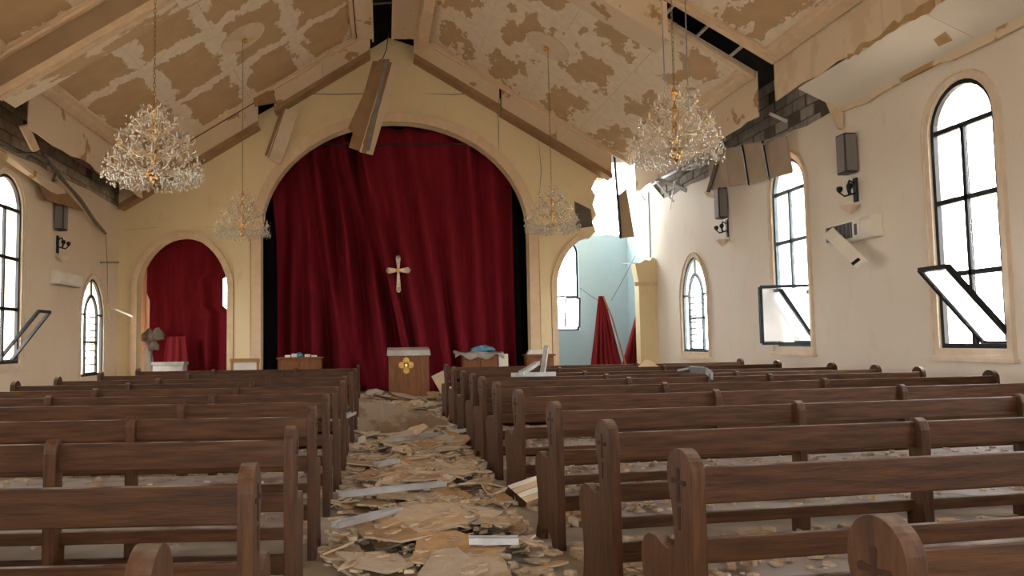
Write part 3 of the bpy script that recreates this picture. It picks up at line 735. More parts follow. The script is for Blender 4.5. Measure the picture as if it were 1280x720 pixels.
rg = empty('coat_stand', (-5.85, 20.5, 0)); tag(rg, 'dusty grey rag bundled on a thin stand at the edge of the smaller side arch', 'rag')
MB().tube([(-5.85, 20.5, .0), (-5.85, 20.5, 1.5)], .02, 6).build('stand_pole', M_greymetal, rg)
o = crumple('rag_cloth', (-5.90, 20.5, 1.40), (.15, .14), .30, 5, M_rag); o.parent = rg; o.location = -rg.location
o = crumple('rag_fold', (-5.70, 20.5, 1.42), (.13, .12), .30, 9, M_rag); o.parent = rg; o.location = -rg.location
o = crumple('rag_fold', (-5.80, 20.45, 1.16), (.11, .09), .28, 14, M_rag); o.parent = rg; o.location = -rg.location
o = crumple('white_cloth', (-5.96, 20.52, .02), (.16, .10), 1.35, 12, M_white); o.parent = rg; o.location = -rg.location
# torn curtains in the breached arch
def torn(name, cx, base, top, w0, w1, Y, seed, lab, folds=5):
    o = drape(name, lin(top, cx[1] - w1/2, base, cx[0] - w0/2), lin(top, cx[1] + w1/2, base, cx[0] + w0/2), top, base, Y, folds, .10, seed, M_curtain_b, 60, 22, .6)
    return tag(o, lab, 'curtain')
torn('torn_curtain', (5.83, 5.72), .02, 2.42, 1.05, .14, 20.75, 41, 'torn dark red curtain gathered round a leaning pole in the breached arch')
torn('torn_curtain', (6.45, 6.66), .02, 1.95, .9, .10, 20.62, 47, 'triangular scrap of torn red curtain by the broken pier', 4)
a, b = on(754, 370, 1, 20.6), on(783, 452, 1, 20.35)
tag(MB().tube([(a.x, 20.6, a.z), (a.x*.65+b.x*.35+.03, 20.52, a.z*.65+b.z*.35), (b.x+.12, 20.3, .02)], .022, 8).build('curtain_pole', M_oaklite), 'pale wooden pole leaning through the torn curtain in the breached arch', 'pole')
for k, (p, q) in enumerate((((725, 360), (752, 378)), ((795, 318), (764, 376)))):
    a, b = on(*p, 1, 21.6), on(*q, 1, 20.7)
    tag(MB().tube([a, (a*.5+b*.5) + Vector((0, 0, -.02)), b], .006, 5).build('hanging_wire', M_wire), 'thin slack wire %s' % ('from the chamber window to the torn curtain' if k == 0 else 'from the broken pier to the torn curtain'), 'wire')
a, b = on(779, 329, 1, 21.2), on(799, 329, 1, 20.4)
tag(MB().bar(a, b, .03, .035).build('bent_rod', M_greymetal), 'short grey metal rod jutting level from the broken pier', 'rod')

# ------------------------------------------------------------------ cross on the curtain
c_ = on(498, 343, 1, 20.25)
cr = empty('altar_cross', c_); tag(cr, 'large tarnished metal cross with budded ends hung on the crimson curtain', 'cross')
MB().slab([[(c_.x + (x-c_.x)*.86, c_.z + .1 + (z-c_.z-.1)*1.12) for x, z in cross_pts(c_.x, c_.z + .10, .60)]], mpY(20.25), -.025, .025).build('cross_body', M_silver, cr, bevel=.012)
for dx, dz in ((.26, 0), (-.26, 0), (0, .336), (0, -.47)):
    MB().lathe([(.02, -.045), (.05, -.03), (.06, 0), (.05, .03), (.02, .045)], (c_.x+dx, 20.25, c_.z+.1+dz), 10, (0, 1, 0)).build('bud_boss', M_silver, cr, smooth=True)
MB().lathe([(.02, -.05), (.06, -.03), (.07, 0), (.06, .03), (.02, .05)], (c_.x, 20.25, c_.z+.1), 12, (0, 1, 0)).build('centre_boss', M_goldpaint, cr, smooth=True)
MB().tube([(c_.x, 20.29, c_.z+.40), (c_.x+.02, 20.42, c_.z+.62)], .008, 5).build('hanging_hook', M_black, cr)

# ------------------------------------------------------------------ altar furniture
le = empty('lectern', (.55, 18.3, 0)); tag(le, 'brown wooden lectern with a yellow cross emblem and pale dusty top', 'lectern')
MB().box(.10, 1.02, 18.25, 18.29, .06, 1.0).build('front_panel', M_oak, le, bevel=.006)
MB().box(.10, .14, 18.29, 18.80, .06, 1.0).build('side_panel', M_oak, le); MB().box(.98, 1.02, 18.29, 18.80, .06, 1.0).build('side_panel', M_oak, le)
MB().box(.06, 1.06, 18.22, 18.83, 0, .07).build('plinth', M_oak, le, bevel=.01)
MB().hexa([(.06, 18.20, .97), (1.06, 18.20, .97), (1.06, 18.85, .97), (.06, 18.85, .97)], [(.08, 18.22, 1.10), (1.04, 18.22, 1.10), (1.04, 18.83, 1.16), (.08, 18.83, 1.16)]).build('top_slab', M_marble, le, bevel=.015)
em = empty('cross_emblem', (.50, 18.24, .76) ); em.parent = le; em.location = Vector((.50, 18.24, .76)) - le.location
for dx, dz in ((.10, 0), (-.10, 0), (0, .10), (0, -.12)):
    MB().lathe([(.075, -.012), (.07, .012)], (.50+dx, 18.24, .76+dz), 10, (0, 1, 0)).build('petal', M_goldpaint, em)
MB().box(.44, .56, 18.228, 18.25, .70, .82).build('emblem_core', M_goldpaint, em, bevel=.01)
MB().lathe([(.03, -.02), (.02, .0)], (.50, 18.225, .76), 8, (0, 1, 0)).build('emblem_boss', M_gold, em)

cb = empty('low_cabinet', (-1.92, 18.5, 0)); tag(cb, 'low brown cabinet with two doors and litter on top, left of the lectern', 'cabinet')
MB().box(-2.40, -1.44, 18.32, 18.85, .05, .93).build('body', M_oak, cb, bevel=.008)
for x0 in (-2.37, -1.91):
    d = MB().box(x0, x0+.44, 18.29, 18.32, .10, .88).build('door', M_oak, cb, bevel=.01)
    MB().lathe([(.012, 0), (.02, .02), (.012, .035)], (-1.95 if x0 < -2 else -1.89, 18.285, .72), 8, (0, -1, 0)).build('knob', M_gold, d)
MB().box(-2.44, -1.40, 18.27, 18.88, .93, .97).build('top', M_oak, cb, bevel=.008)
tb = empty('altar_table', (2.2, 18.5, 0)); tag(tb, 'brown altar table under a rumpled white cloth, right of the lectern', 'table')
MB().box(1.80, 2.60, 18.30, 18.80, .08, .95).build('body', M_oak, tb, bevel=.008)
for x0 in (1.82, 2.22): 
    d = MB().box(x0, x0+.36, 18.27, 18.30, .12, .85).build('door', M_oak, tb, bevel=.01)
    MB().lathe([(.012, 0), (.02, .02), (.012, .035)], (x0+.30 if x0 < 2 else x0+.06, 18.265, .6), 8, (0, -1, 0)).build('knob', M_gold, d)
MB().box(2.62, 2.84, 18.30, 18.80, 0, .98).build('side_cupboard', M_plastic, tb, bevel=.008)
def rumple(name, x0, x1, y0, y1, z, amp, seed, mat, parent=None, drop=.12, n=26, m=14):
    r_ = random.Random(seed); mb = MB(); v = []
    for j in range(m+1):
        for i in range(n+1):
            u, t = i/n, j/m
            e = max(0, .10 - t)/.10
            zz = z + amp*(.5 + .5*math.sin(9*u + 3*math.sin(5*t + seed)))*(.6 + .4*math.sin(13*t + seed)) + r_.uniform(0, .012) - drop*e*(1 + .4*math.sin(17*u + seed))
            v.append((x0 + (x1-x0)*u, y0 + (y1-y0)*t, zz))
    mb.v = [Vector(p) for p in v]
    mb.f = [(j*(n+1)+i, j*(n+1)+i+1, (j+1)*(n+1)+i+1, (j+1)*(n+1)+i) for j in range(m) for i in range(n)]
    o = mb.build(name, mat, parent, smooth=True); sm = o.modifiers.new('thickness', 'SOLIDIFY'); sm.thickness = .008
    return o
tag(rumple('altar_cloth', 1.62, 2.74, 18.22, 18.86, .985, .10, 3, M_greycloth), 'rumpled whitish dusty cloth spread over the altar table', 'cloth')
tag(crumple('blue_cloth', (2.28, 18.5, 1.04), (.22, .14), .14, 3, M_bluecloth), 'small crumpled blue cloth on the whitish altar cloth', 'cloth')
tag(crumple('blue_cloth', (-1.95, 18.5, .97), (.07, .06), .10, 8, M_bluecloth), 'little blue scrap among the litter on the low cabinet', 'cloth')
bx2 = empty('side_cabinet', (3.6, 18.5, 0)); tag(bx2, 'narrow brown cabinet with papers on it beside the arch pier', 'cabinet')
MB().box(3.30, 3.92, 18.40, 18.85, 0, .92).build('body', M_oak, bx2, bevel=.008)
MB().box(3.33, 3.89, 18.375, 18.40, .08, .86).build('door', M_oak, bx2, bevel=.01); MB().box(3.26, 3.96, 18.36, 18.88, .92, .96).build('top', M_oak, bx2, bevel=.008)
for k in range(3):
    z = .96 + .035*k
    tag(MB().hexa([(3.32+.02*k, 18.42, z), (3.72+.03*k, 18.40, z), (3.74+.03*k, 18.7, z), (3.34+.02*k, 18.72, z)], [(3.32+.02*k, 18.42, z+.033), (3.72+.03*k, 18.40, z+.033), (3.74+.03*k, 18.7, z+.033), (3.34+.02*k, 18.72, z+.033)]).build('paper_stack', M_white), ['lowest', 'middle', 'topmost'][k] + ' white bundle of papers piled on the narrow brown cabinet', 'papers', 'paper bundles on the narrow cabinet')
chn = empty('wooden_chair', (-3.2, 18.5, 0)); tag(chn, 'light brown wooden chair frame with a pale backrest by the smaller arch', 'chair')
for x0 in (-3.52, -2.93): 
    MB().box(x0, x0+.055, 18.60, 18.65, 0, .92).build('back_leg', M_oaklite, chn, bevel=.006); MB().box(x0, x0+.055, 18.15, 18.20, 0, .45).build('front_leg', M_oaklite, chn)
MB().box(-3.54, -2.86, 18.585, 18.655, .87, .95).build('top_rail', M_oaklite, chn, bevel=.01)
MB().box(-3.46, -2.93, 18.61, 18.63, .55, .87).build('backrest', M_white, chn)
MB().box(-3.52, -2.88, 18.15, 18.62, .43, .47).build('seat', M_oaklite, chn, bevel=.01)
bk = empty('grey_bin', (-5.0, 19.5, 0)); tag(bk, 'pale grey crate standing in front of the smaller side arch', 'crate')
MB().box(-5.50, -4.78, 19.35, 19.75, 0, .82).build('body', M_marble, bk, bevel=.02); MB().box(-5.53, -4.75, 19.32, 19.78, .80, .88).build('lid', M_greycloth, bk, bevel=.015)
for x_, h_ in ((-2.2, .05), (-2.05, .08), (-1.75, .06), (-1.6, .04)):
    tag(MB().box(x_-.06, x_+.06, 18.4, 18.55, .97, .97+h_).build('paper_box', M_white, bevel=.006), 'small white litter box lying on the low cabinet', 'box', 'litter on the low cabinet')

# ------------------------------------------------------------------ chandeliers
def make_chandelier():
    root = empty('chandelier')
    MB().lathe([(.01, .0), (.035, .03), (.05, .07), (.035, .11), (.02, .15), (.015, .33), (.04, .37), (.05, .40), (.03, .44), (.015, .47), (.015, .58), (.045, .61), (.045, .64), (.015, .68), (.012, .80), (.035, .83), (.035, .86), (.01, .90), (.008, .97)], (0, 0, .03), 14).build('stem', M_gold, root, smooth=True)
    MB().lathe([(.03, 0), (.075, .02), (.085, .045), (.06, .07), (.02, .08)], (0, 0, .10), 14).build('bowl', M_gold, root, smooth=True)
    MB().lathe([(.03, 0), (.06, .015), (.06, .03), (.02, .05)], (0, 0, .40), 14).build('bowl', M_gold, root, smooth=True)
    first = {}
    ca = MB()
    for tier, (n, R, z0, z1) in enumerate(((14, .50, .20, .27), (10, .40, .42, .50), (6, .24, .66, .74))):
        pts = [(0.03, z0), (R*.25, z0 - .03), (R*.5, z0 - .045), (R*.75, z0 - .02), (R*.93, z0 + .03), (R, z1 - .03)]
        arm = MB().tube([(x, 0, z) for x, z in pts], .008, 6); arm.lathe([(.008, 0), (.038, .012), (.042, .022), (.016, .028), (.016, .045)], (R, 0, z1 - .03), 8)
        a0 = arm.build('arm', M_gildglass, root, smooth=True)
        c0 = MB().lathe([(.009, 0), (.009, .045), (.005, .06), (.001, .075)], (R, 0, z1 + .015), 6).build('candle', M_white, a0)
        for k in range(1, n):
            a1 = a0.copy(); col.objects.link(a1); a1.rotation_euler.z = 2*PI*k/n
            c1 = c0.copy(); col.objects.link(c1); c1.parent = a1
        a0.rotation_euler.z = 0
        # scroll leaves above the tier
        for k in range(n//2):
            t = 2*PI*(k + .5)/(n//2)
            ca.tube([(r_*math.cos(t), r_*math.sin(t), z) for r_, z in ((.03, z1 + .02), (R*.3, z1 + .14), (R*.55, z1 + .15), (R*.66, z1 + .08), (R*.56, z1 + .04))], .008, 5)
    ca.build('scrolls', M_gildglass, root, smooth=True)
    r_ = random.Random(9); cr = MB()
    def gem(x, y, z, s, el=1.6):
        cr.add([(x, y, z + s*el), (x + s, y, z), (x, y + s, z), (x - s, y, z), (x, y - s, z), (x, y, z - s*el)],
               [(0,1,2),(0,2,3),(0,3,4),(0,4,1),(5,2,1),(5,3,2),(5,4,3),(5,1,4)])
    for n, rmin, rmax, zlo, zhi, smin, smax in ((420, .22, .57, -.03, .16, .010, .017), (300, .40, .58, .10, .38, .007, .013), (300, .14, .47, .30, .60, .007, .012), (160, .06, .32, .52, .84, .007, .012), (80, .03, .17, .76, .98, .006, .010)):
        for _ in range(n):
            R = math.sqrt(r_.uniform(rmin**2, rmax**2)); t = r_.uniform(0, 2*PI); z = r_.uniform(zlo, zhi)
            if n == 420: z = zlo + .06*(R/rmax)**2 + r_.uniform(0, .14)
            if rmin == .40: z = zlo + (zhi - zlo)*r_.random()**1.5
            gem(R*math.cos(t), R*math.sin(t), z, r_.uniform(smin, smax))
    for (Ra, za, Rb, zb, n) in ((.05, .90, .37, .62, 10), (.05, .66, .50, .38, 14), (.21, .84, .37, .62, 10)):
        for k in range(n):
            t = 2*PI*k/n
            for q in range(9):
                u = q/8; R = Ra + (Rb - Ra)*u; z = za + (zb - za)*u - .08*math.sin(PI*u)
                gem(R*math.cos(t), R*math.sin(t), z, .0075, 1.1)
    cr.build('crystal_strands', M_crystalb, root, kind='stuff')
    return root
def chain_mesh(length):
    m = MB(); n = int(length/.055)
    for k in range(n):
        z = (k + .5)*length/n; h = .55*length/n*1.25
        pts = []
        for q in range(8):
            t = 2*PI*q/8; x = .013*math.cos(t); zz = z + h*math.sin(t)
            pts.append((x, 0, zz) if k % 2 else (0, x, zz))
        m.tube(pts, .0035, 4, True)
    return m
ch0 = make_chandelier()
spots = [(-2.65, 9.3, 3.12, 'near'), (3.52, 9.3, 3.36, 'near'), (-2.82, 16.1, 3.40, 'far'), (3.46, 16.1, 3.46, 'far')]
labs = ['crystal chandelier hanging in front of the drywall ceiling beside the bare-block wall', 'crystal chandelier steadied by two extra wires, near the empty ceiling slot',
        'crystal chandelier under a plaster ceiling rose, before the pier of the smaller curtained arch', 'crystal chandelier hanging before the pier next to the breached arch']
for k, (x, y, z, _) in enumerate(spots):
    o = ch0 if k == 0 else copy_tree(ch0)
    o.location = (x, y, z); o.rotation_euler = (0.0, .05 if k == 1 else 0, .4*k); 
    if k == 1: o.rotation_euler = (0, 0, .4)
    tag(o, labs[k], 'chandelier', 'crystal chandeliers')
for k, (x, y, z, _) in enumerate(spots):
    o = [q for q in col.objects if q.name.startswith('chandelier') and q.parent is None][k]
    L = zp(o.location.x) - o.location.z - 1.0
    me = chain_mesh(L).build('chain', M_brass, None); me.parent = o; me.location = (0, 0, 1.0)
    if k == 1:
        for dx in (-.16, .24):
            w_ = MB().tube([(dx*.9, 0, .62), (dx, 0, L + 1.0)], .008, 5).build('stay_wire', M_greymetal, None); w_.parent = o
for k in (2, 3):
    x, y = spots[k][0], spots[k][1]
    sg = -1 if x < XC else 1
    n = Vector((-sg*SN, 0, -CS))
    md = empty('ceiling_rose', (x, y, zp(x)))
    tag(md, 'round plaster ceiling rose on the %s slope with a chandelier chain' % ('browner' if sg < 0 else 'paler'), 'ceiling rose', 'ceiling roses')
    MB().lathe([(.50, .0), (.50, .02), (.42, .035), (.36, .03), (.14, .03), (.10, .05)], (x, y, zp(x)), 28, n).build('plaster_disc', M_drycream, md, smooth=False)
    MB().lathe([(.03, .04), (.06, .06), (.05, .10), (.015, .13)], (x, y, zp(x)), 12, n).build('brass_hook', M_gold, md, smooth=True)

# ------------------------------------------------------------------ wall fittings
def speaker(X, sg, yc, z0, z1, lab):
    r_ = empty('column_speaker', (X, yc, z0)); tag(r_, lab, 'loudspeaker', 'column loudspeakers')
    x0, x1 = (X - .20, X - .03) if sg < 0 else (X + .03, X + .20)
    MB().box(x0, x1, yc-.12, yc+.12, z0, z1).build('cabinet', M_spk_side, r_, bevel=.012)
    xg = x0 - .012 if sg < 0 else x1
    MB().box(xg, xg + .012, yc-.095, yc+.095, z0+.03, z1-.03).build('grille', M_speaker, r_)
    MB().box(min(x0, x1)+.01, max(x0, x1)-.01, yc-.132, yc-.12, z0+.03, z1-.03).build('side_grille', M_speaker, r_)
    MB().box(X-.03 if sg < 0 else X, X if sg < 0 else X+.03, yc-.05, yc+.05, z0+.15, z1-.15).build('bracket', M_black, r_)
def sconce(X, sg, yc, zc, lab):
    r_ = empty('wall_sconce', (X, yc, zc)); tag(r_, lab, 'wall lamp', 'black wall lamps under the loudspeakers')
    s = sg
    MB().box(min(X, X+s*.03), max(X, X+s*.03), yc-.05, yc+.05, zc-.18, zc+.18).build('back_plate', M_black, r_, bevel=.012)
    MB().tube([(X+s*.03, yc, zc+.10), (X+s*.09, yc+.02, zc+.14), (X+s*.12, yc+.03, zc+.05), (X+s*.10, yc+.02, zc-.06)], .018, 7).build('scroll', M_black, r_, smooth=True)
    for dy in (-.13, .13):
        a = MB().tube([(X+s*.03, yc, zc-.05), (X+s*.14, yc+dy*.6, zc-.08), (X+s*.18, yc+dy, zc-.02)], .013, 6).build('arm', M_black, r_, smooth=True)
        MB().lathe([(.015, 0), (.04, .03), (.045, .07), (.03, .09)], (X+s*.18, yc+dy, zc-.02), 9).build('lamp_cup', M_black, a, smooth=True)
    MB().lathe([(.01, -.12), (.07, -.07), (.13, .0), (.135, .015)], (X+s*.12, yc, zc-.24), 14).build('glass_bowl', M_bulb, r_, smooth=True)
speaker(XR, -1, 11.32, 3.66, 4.25, 'grey column loudspeaker above the dangling air conditioner cover')
speaker(XR, -1, 15.72, 3.68, 4.30, 'grey column loudspeaker under the strip of hanging boards')
speaker(XL, 1, 16.2, 3.60, 4.10, 'grey column loudspeaker above the intact air conditioner')
sconce(XR, -1, 11.30, 3.42, 'black double wall lamp above the dangling air conditioner cover')
sconce(XR, -1, 15.70, 3.48, 'black double wall lamp below the loudspeaker by the hanging boards')
sconce(XL, 1, 16.3, 3.33, 'black double wall lamp above the intact air conditioner')
ac = empty('air_conditioner', (XL, 16.6, 2.5)); tag(ac, 'ivory air conditioner, closed, on the wall between tall and lancet windows', 'air conditioner')
MB().slab([[(XL, 2.52), (XL+.17, 2.52), (XL+.21, 2.58), (XL+.21, 2.74), (XL+.16, 2.80), (XL, 2.80)]], lambda u, v, w_: (u, 16.0 + w_, v), 0, 1.15).build('body', M_plastic, ac, bevel=.015)
MB().box(XL+.205, XL+.218, 16.35, 17.1, 2.55, 2.75).build('front_panel', M_plastic, ac, bevel=.004)
MB().box(XL+.05, XL+.17, 16.1, 17.1, 2.505, 2.52).build('outlet_flap', M_greymetal, ac)
ac = empty('air_conditioner', (XR, 11.3, 2.6)); tag(ac, 'ivory air conditioner burst open with its cover hanging off diagonally', 'air conditioner')
MB().slab([[(XR, 2.66), (XR-.15, 2.66), (XR-.19, 2.72), (XR-.19, 2.90), (XR-.14, 2.97), (XR, 2.97)]], lambda u, v, w_: (u, 10.72 + w_, v), 0, 1.10).build('body', M_plastic, ac, bevel=.015)
MB().box(XR-.205, XR-.188, 11.15, 11.80, 2.70, 2.92).build('filter_grid', M_acgrey, ac)
for k in range(7): MB().box(XR-.212, XR-.204, 11.15+.1*k, 11.165+.1*k, 2.70, 2.92).build('grid_rib', M_greymetal, ac)
MB().box(XR-.21, XR-.188, 10.95, 11.12, 2.68, 2.94).build('end_cover', M_white, ac, bevel=.01)
MB().box(XR-.215, XR-.208, 11.0, 11.06, 2.72, 2.88).build('vent_slots', M_acgrey, ac)
p0, p1 = on(1036, 290, 0, 6.66), on(1078, 331, 0, 6.62)
cv = MB().bar(p0, p1, .06, .18, (.6, 0, .8)).build('hanging_cover', M_plastic, ac, bevel=.015)
d = (p1 - p0).normalized()
MB().bar(p1 - d*.12 + Vector((-.05, 0, 0)), p1 - d*.07 + Vector((-.05, 0, 0)), .02, .12, (.6, 0, .8)).build('display_window', M_black, cv)
MB().tube([p0 + Vector((.02, 0, .03)), Vector((XR-.15, 11.8, 2.85))], .012, 6).build('hinge_arm', M_greymetal, ac)

# ------------------------------------------------------------------ things left hanging from the wrecked ceiling
def board(name, quad, t, mat, lab, cat='board', group=None, parent=None, brown=True):
    q = [Vector(p) for p in quad]; n = (q[1]-q[0]).cross(q[2]-q[1]).normalized()*t
    o = MB().hexa(q, [p + n for p in q]).build(name, mat, parent)
    if lab: tag(o, lab, cat, group)
    return o
# ridge box dangling in front of the arch
hb = empty('fallen_ridge_box', on(452, 190, 1, 18.9)); tag(hb, 'long torn ridge casing of brown board dangling over the big arch', 'ceiling board')
P = lambda x, y, Y: on(x, y, 1, Y)
A = [P(475, 74, 19.0), P(483, 72, 19.3), P(452, 190, 18.9), P(436, 186, 18.7)]
board('wide_face', [P(474, 74, 18.9), P(487, 74, 18.9), P(462, 188, 18.6), P(435, 160, 18.6)], .02, M_brownboard, None, parent=hb)
board('wide_face', [P(466, 76, 18.9), P(490, 78, 18.9), P(458, 192, 18.6), P(436, 184, 18.6)], .02, M_brownboard, None, parent=hb)
board('narrow_face', [P(484, 77, 18.86), P(499, 82, 19.25), P(466, 194, 18.95), P(450, 190, 18.56)], .02, M_drypatch, None, parent=hb)
board('edge_strip', [P(481, 74, 18.84), P(485, 74, 18.84), P(461, 188, 18.54), P(457, 188, 18.54)], .015, M_greymetal, None, parent=hb)
MB().tube([P(478, 74, 18.9), P(483, 62, 19.0), P(486, 40, 19.0)], .012, 5).build('hanger_wire', M_wire, hb)
board('leaning_board', [P(356, 135, 19.75), P(373, 141, 19.75), P(350, 206, 19.85), P(334, 196, 19.85)], .02, M_drycream, 'pale torn board strip resting against the wall beside the big arch', 'ceiling board')
board('leaning_board', [P(352, 133, 19.80), P(357, 134, 19.74), P(336, 197, 19.84), P(331, 194, 19.9)], .02, M_brownboard, 'narrow brown board edge against the wall beside the big arch', 'ceiling board')
board('torn_box_end', [P(314, 104, 19.4), P(336, 98, 19.45), P(346, 128, 19.45), P(318, 133, 19.4)], .03, M_brownboard, 'square brown torn end of the boxed beam beside the gable gap', 'ceiling board')
# hanging boards on the right wall
hp = empty('hanging_cove_panel', (6.75, 14.5, 4.0)); tag(hp, 'row of tan board panels hanging edge to edge above the far tall window', 'ceiling board')
ys = [(12.80, 13.55), (13.62, 14.35), (14.42, 15.15), (15.17, 16.05)]
for k, (a_, b_) in enumerate(ys):
    zt0, zt1 = 4.62 + .12*k, 4.74 + .12*k; zb0, zb1 = 4.00 + .08*k, 4.05 + .09*k
    board('cove_panel', [(6.80, a_, zb0), (6.80, b_, zb1), (6.72, b_, zt1), (6.72, a_, zt0)], -.02, simple('tan_hanging_board_%d' % k, (.44, .345, .255), (.37, .285, .20), 2., .85) if k == 0 else bpy.data.materials['tan_hanging_board_0'], None, parent=hp)
    if k < 2: board('batten', [(6.79, b_+.005, zb0+.02), (6.79, b_+.06, zb1), (6.71, b_+.06, zt1), (6.71, b_+.005, zt0)], -.03, M_black, None, parent=hp)
for k, (p, q, w_, lab) in enumerate((((818, 222), (858, 238), .09, 'flat grey metal channel sticking out from the eaves near the breach'), ((845, 230), (868, 196), .035, 'thin pale metal strip rising beside the eaves breach'), ((843, 226), (838, 262), .03, 'short dark metal strip dangling below the eaves breach'), ((962, 142), (984, 152), .05, 'small bright metal clip under the broken eaves board'), ((800, 205), (842, 252), .05, 'long grey lath slanting down from the breached roof corner'))):
    a, b = on(*p, 0, 6.5), on(*q, 0, 6.7)
    tag(MB().bar(a, b, w_*.3, w_).build('metal_strip', M_greymetal if k != 3 else M_metal), lab, 'metal strip')
board('hanging_scrap', [on(893, 205, 0, 6.7), on(897, 205, 0, 6.7), on(886, 243, 0, 6.75), on(882, 242, 0, 6.75)], .015, M_mortar, 'thin dark lath hanging beside the row of tan panels', 'lath')
board('hanging_scrap', [on(880, 240, 0, 6.7), on(899, 244, 0, 6.78), on(897, 249, 0, 6.9), on(884, 246, 0, 6.85)], .015, M_drypatch, 'small tan board scrap hanging under the dark lath', 'ceiling board')
for k, (p, q, r_) in enumerate((((900, 195), (830, 222), .04), ((985, 165), (925, 190), .025), ((870, 200), (815, 232), .03))):
    a, b = on(*p, 0, 6.75), on(*q, 0, 6.75)
    tag(MB().tube([a, a*.6+b*.4+Vector((-.05, 0, -.06)), a*.3+b*.7+Vector((.03, 0, .05)), b], r_, 6).build('torn_lagging', M_greymetal, smooth=True), ['thick', 'short', 'ragged'][k] + ' grey strip of torn lagging along the bare blocks', 'lagging')
# brown sheet and dark frame standing in the breach
hs = board('hanging_sheet', [P(771, 246, 20.2), P(783, 236, 20.2), P(793, 296, 20.3), P(775, 298, 20.3)], .02, M_ribface, 'tall tan sheet hanging in the breach over the arch', 'sheet')
tag(MB().bar(P(768, 193, 20.1), P(776, 298, 20.25), .05, .05).build('roof_batten', M_black), 'upright black batten at the edge of the breach', 'batten')
tag(MB().bar(P(772, 187, 19.6), P(800, 204, 19.6), .06, .10).build('roof_batten', M_black), 'dark slanting batten under the roof edge at the breach', 'batten')
a = tag(MB().slab([[(p.x, p.z) for p in (P(718, 252, 20), P(738, 262, 20), P(741, 283, 20), P(720, 286, 20))]], mpY(19.97), 0, .03).build('exposed_lintel', M_mortar), 'dark bare patch of broken masonry beside the breach', 'masonry')
# left eaves wreckage
sp_ = []
tag(board('fallen_soffit_strip', [on(0, 186, 0, -6.2), on(0, 196, 0, -6.3), on(88, 256, 0, -6.45), on(80, 236, 0, -6.4)], .02, M_drypatch, None), 'long curved soffit strip sagging along the bare-block wall', 'ceiling board')
tag(board('hanging_flap', [on(47, 224, 0, -6.42), on(80, 236, 0, -6.4), on(106, 265, 0, -6.42), on(58, 250, 0, -6.35)], .02, M_brownboard, None), 'brown board flap hanging above the loudspeaker on the bare-block wall', 'ceiling board')
tag(board('hanging_stub', [on(27, 160, 0, -5.83), on(37, 157, 0, -5.83), on(50, 187, 0, -6.15), on(42, 190, 0, -6.15)], .05, M_trim, None), 'short cream moulding stub dangling at the bare-block eaves', 'moulding')
for k, pts in enumerate((((0, 182), (20, 192), (45, 192), (58, 200), (70, 215), (66, 226)), ((55, 192), (75, 222), (100, 248), (118, 275), (132, 292)), ((60, 200), (85, 232), (104, 256), (120, 280), (132, 292)), ((132, 292), (134, 330), (135, 380)))):
    P3 = [on(x, y, 0, -6.38 + .03*math.sin(k + i)) for i, (x, y) in enumerate(pts)]
    tag(MB().tube(P3, .028 if k == 0 else (.03 if k < 3 else .006), 6).build('torn_cable', M_cable, smooth=True), ['grey cable looped under the broken eaves along the bare blocks', 'thick grey cable drooping to a point by the wall corner', 'second grey cable twisted with the thick drooping one', 'thin wire hanging from the drooping cables to the white strip'][k], 'cable')
for k, (p, q, w_) in enumerate((((134, 380), (136, 400), .05), ((138, 384), (166, 396), .04))):
    a, b = on(p[0], p[1], 1, 19.4), on(q[0], q[1], 1, 19.4)
    tag(MB().bar(a, b, .02, w_).build('broken_lamp_strip', M_white), ['short upright', 'longer slanting'][k] + ' white broken lamp strip dangling by the wall corner', 'lamp strip')
a, b = on(126, 328, 0, -6.5), on(148, 328, 1, 19.9)
tag(MB().bar(a, b, .03, .04).build('wall_rod', M_greymetal), 'short grey rod spanning the wall corner above the lamp strips', 'rod')
for k, (x, y) in enumerate(((107, 196), (124, 209))):
    a = on(x, y, 0, -6.0)
    rl = empty('recessed_spotlight', a); tag(rl, ['small orange-tinted', 'white'][k] + ' recessed spotlight dangling from the bare-block eaves', 'spotlight')
    MB().lathe([(.01, -.10), (.07, -.06), (.10, .02), (.10, .06), (.04, .09)], a, 12, (.8, -.5, .3)).build('lamp_can', M_white if k else M_copper, rl, smooth=True)
    MB().lathe([(.06, .08), (.05, .10), (.01, .11)], a, 12, (.8, -.5, .3)).build('lens', M_bulb, rl, smooth=True)
    MB().tube([a, a + Vector((.08, 0, .12)), Vector((-5.83, a.y, 5.1))], .008, 5).build('cord', M_wire, rl)

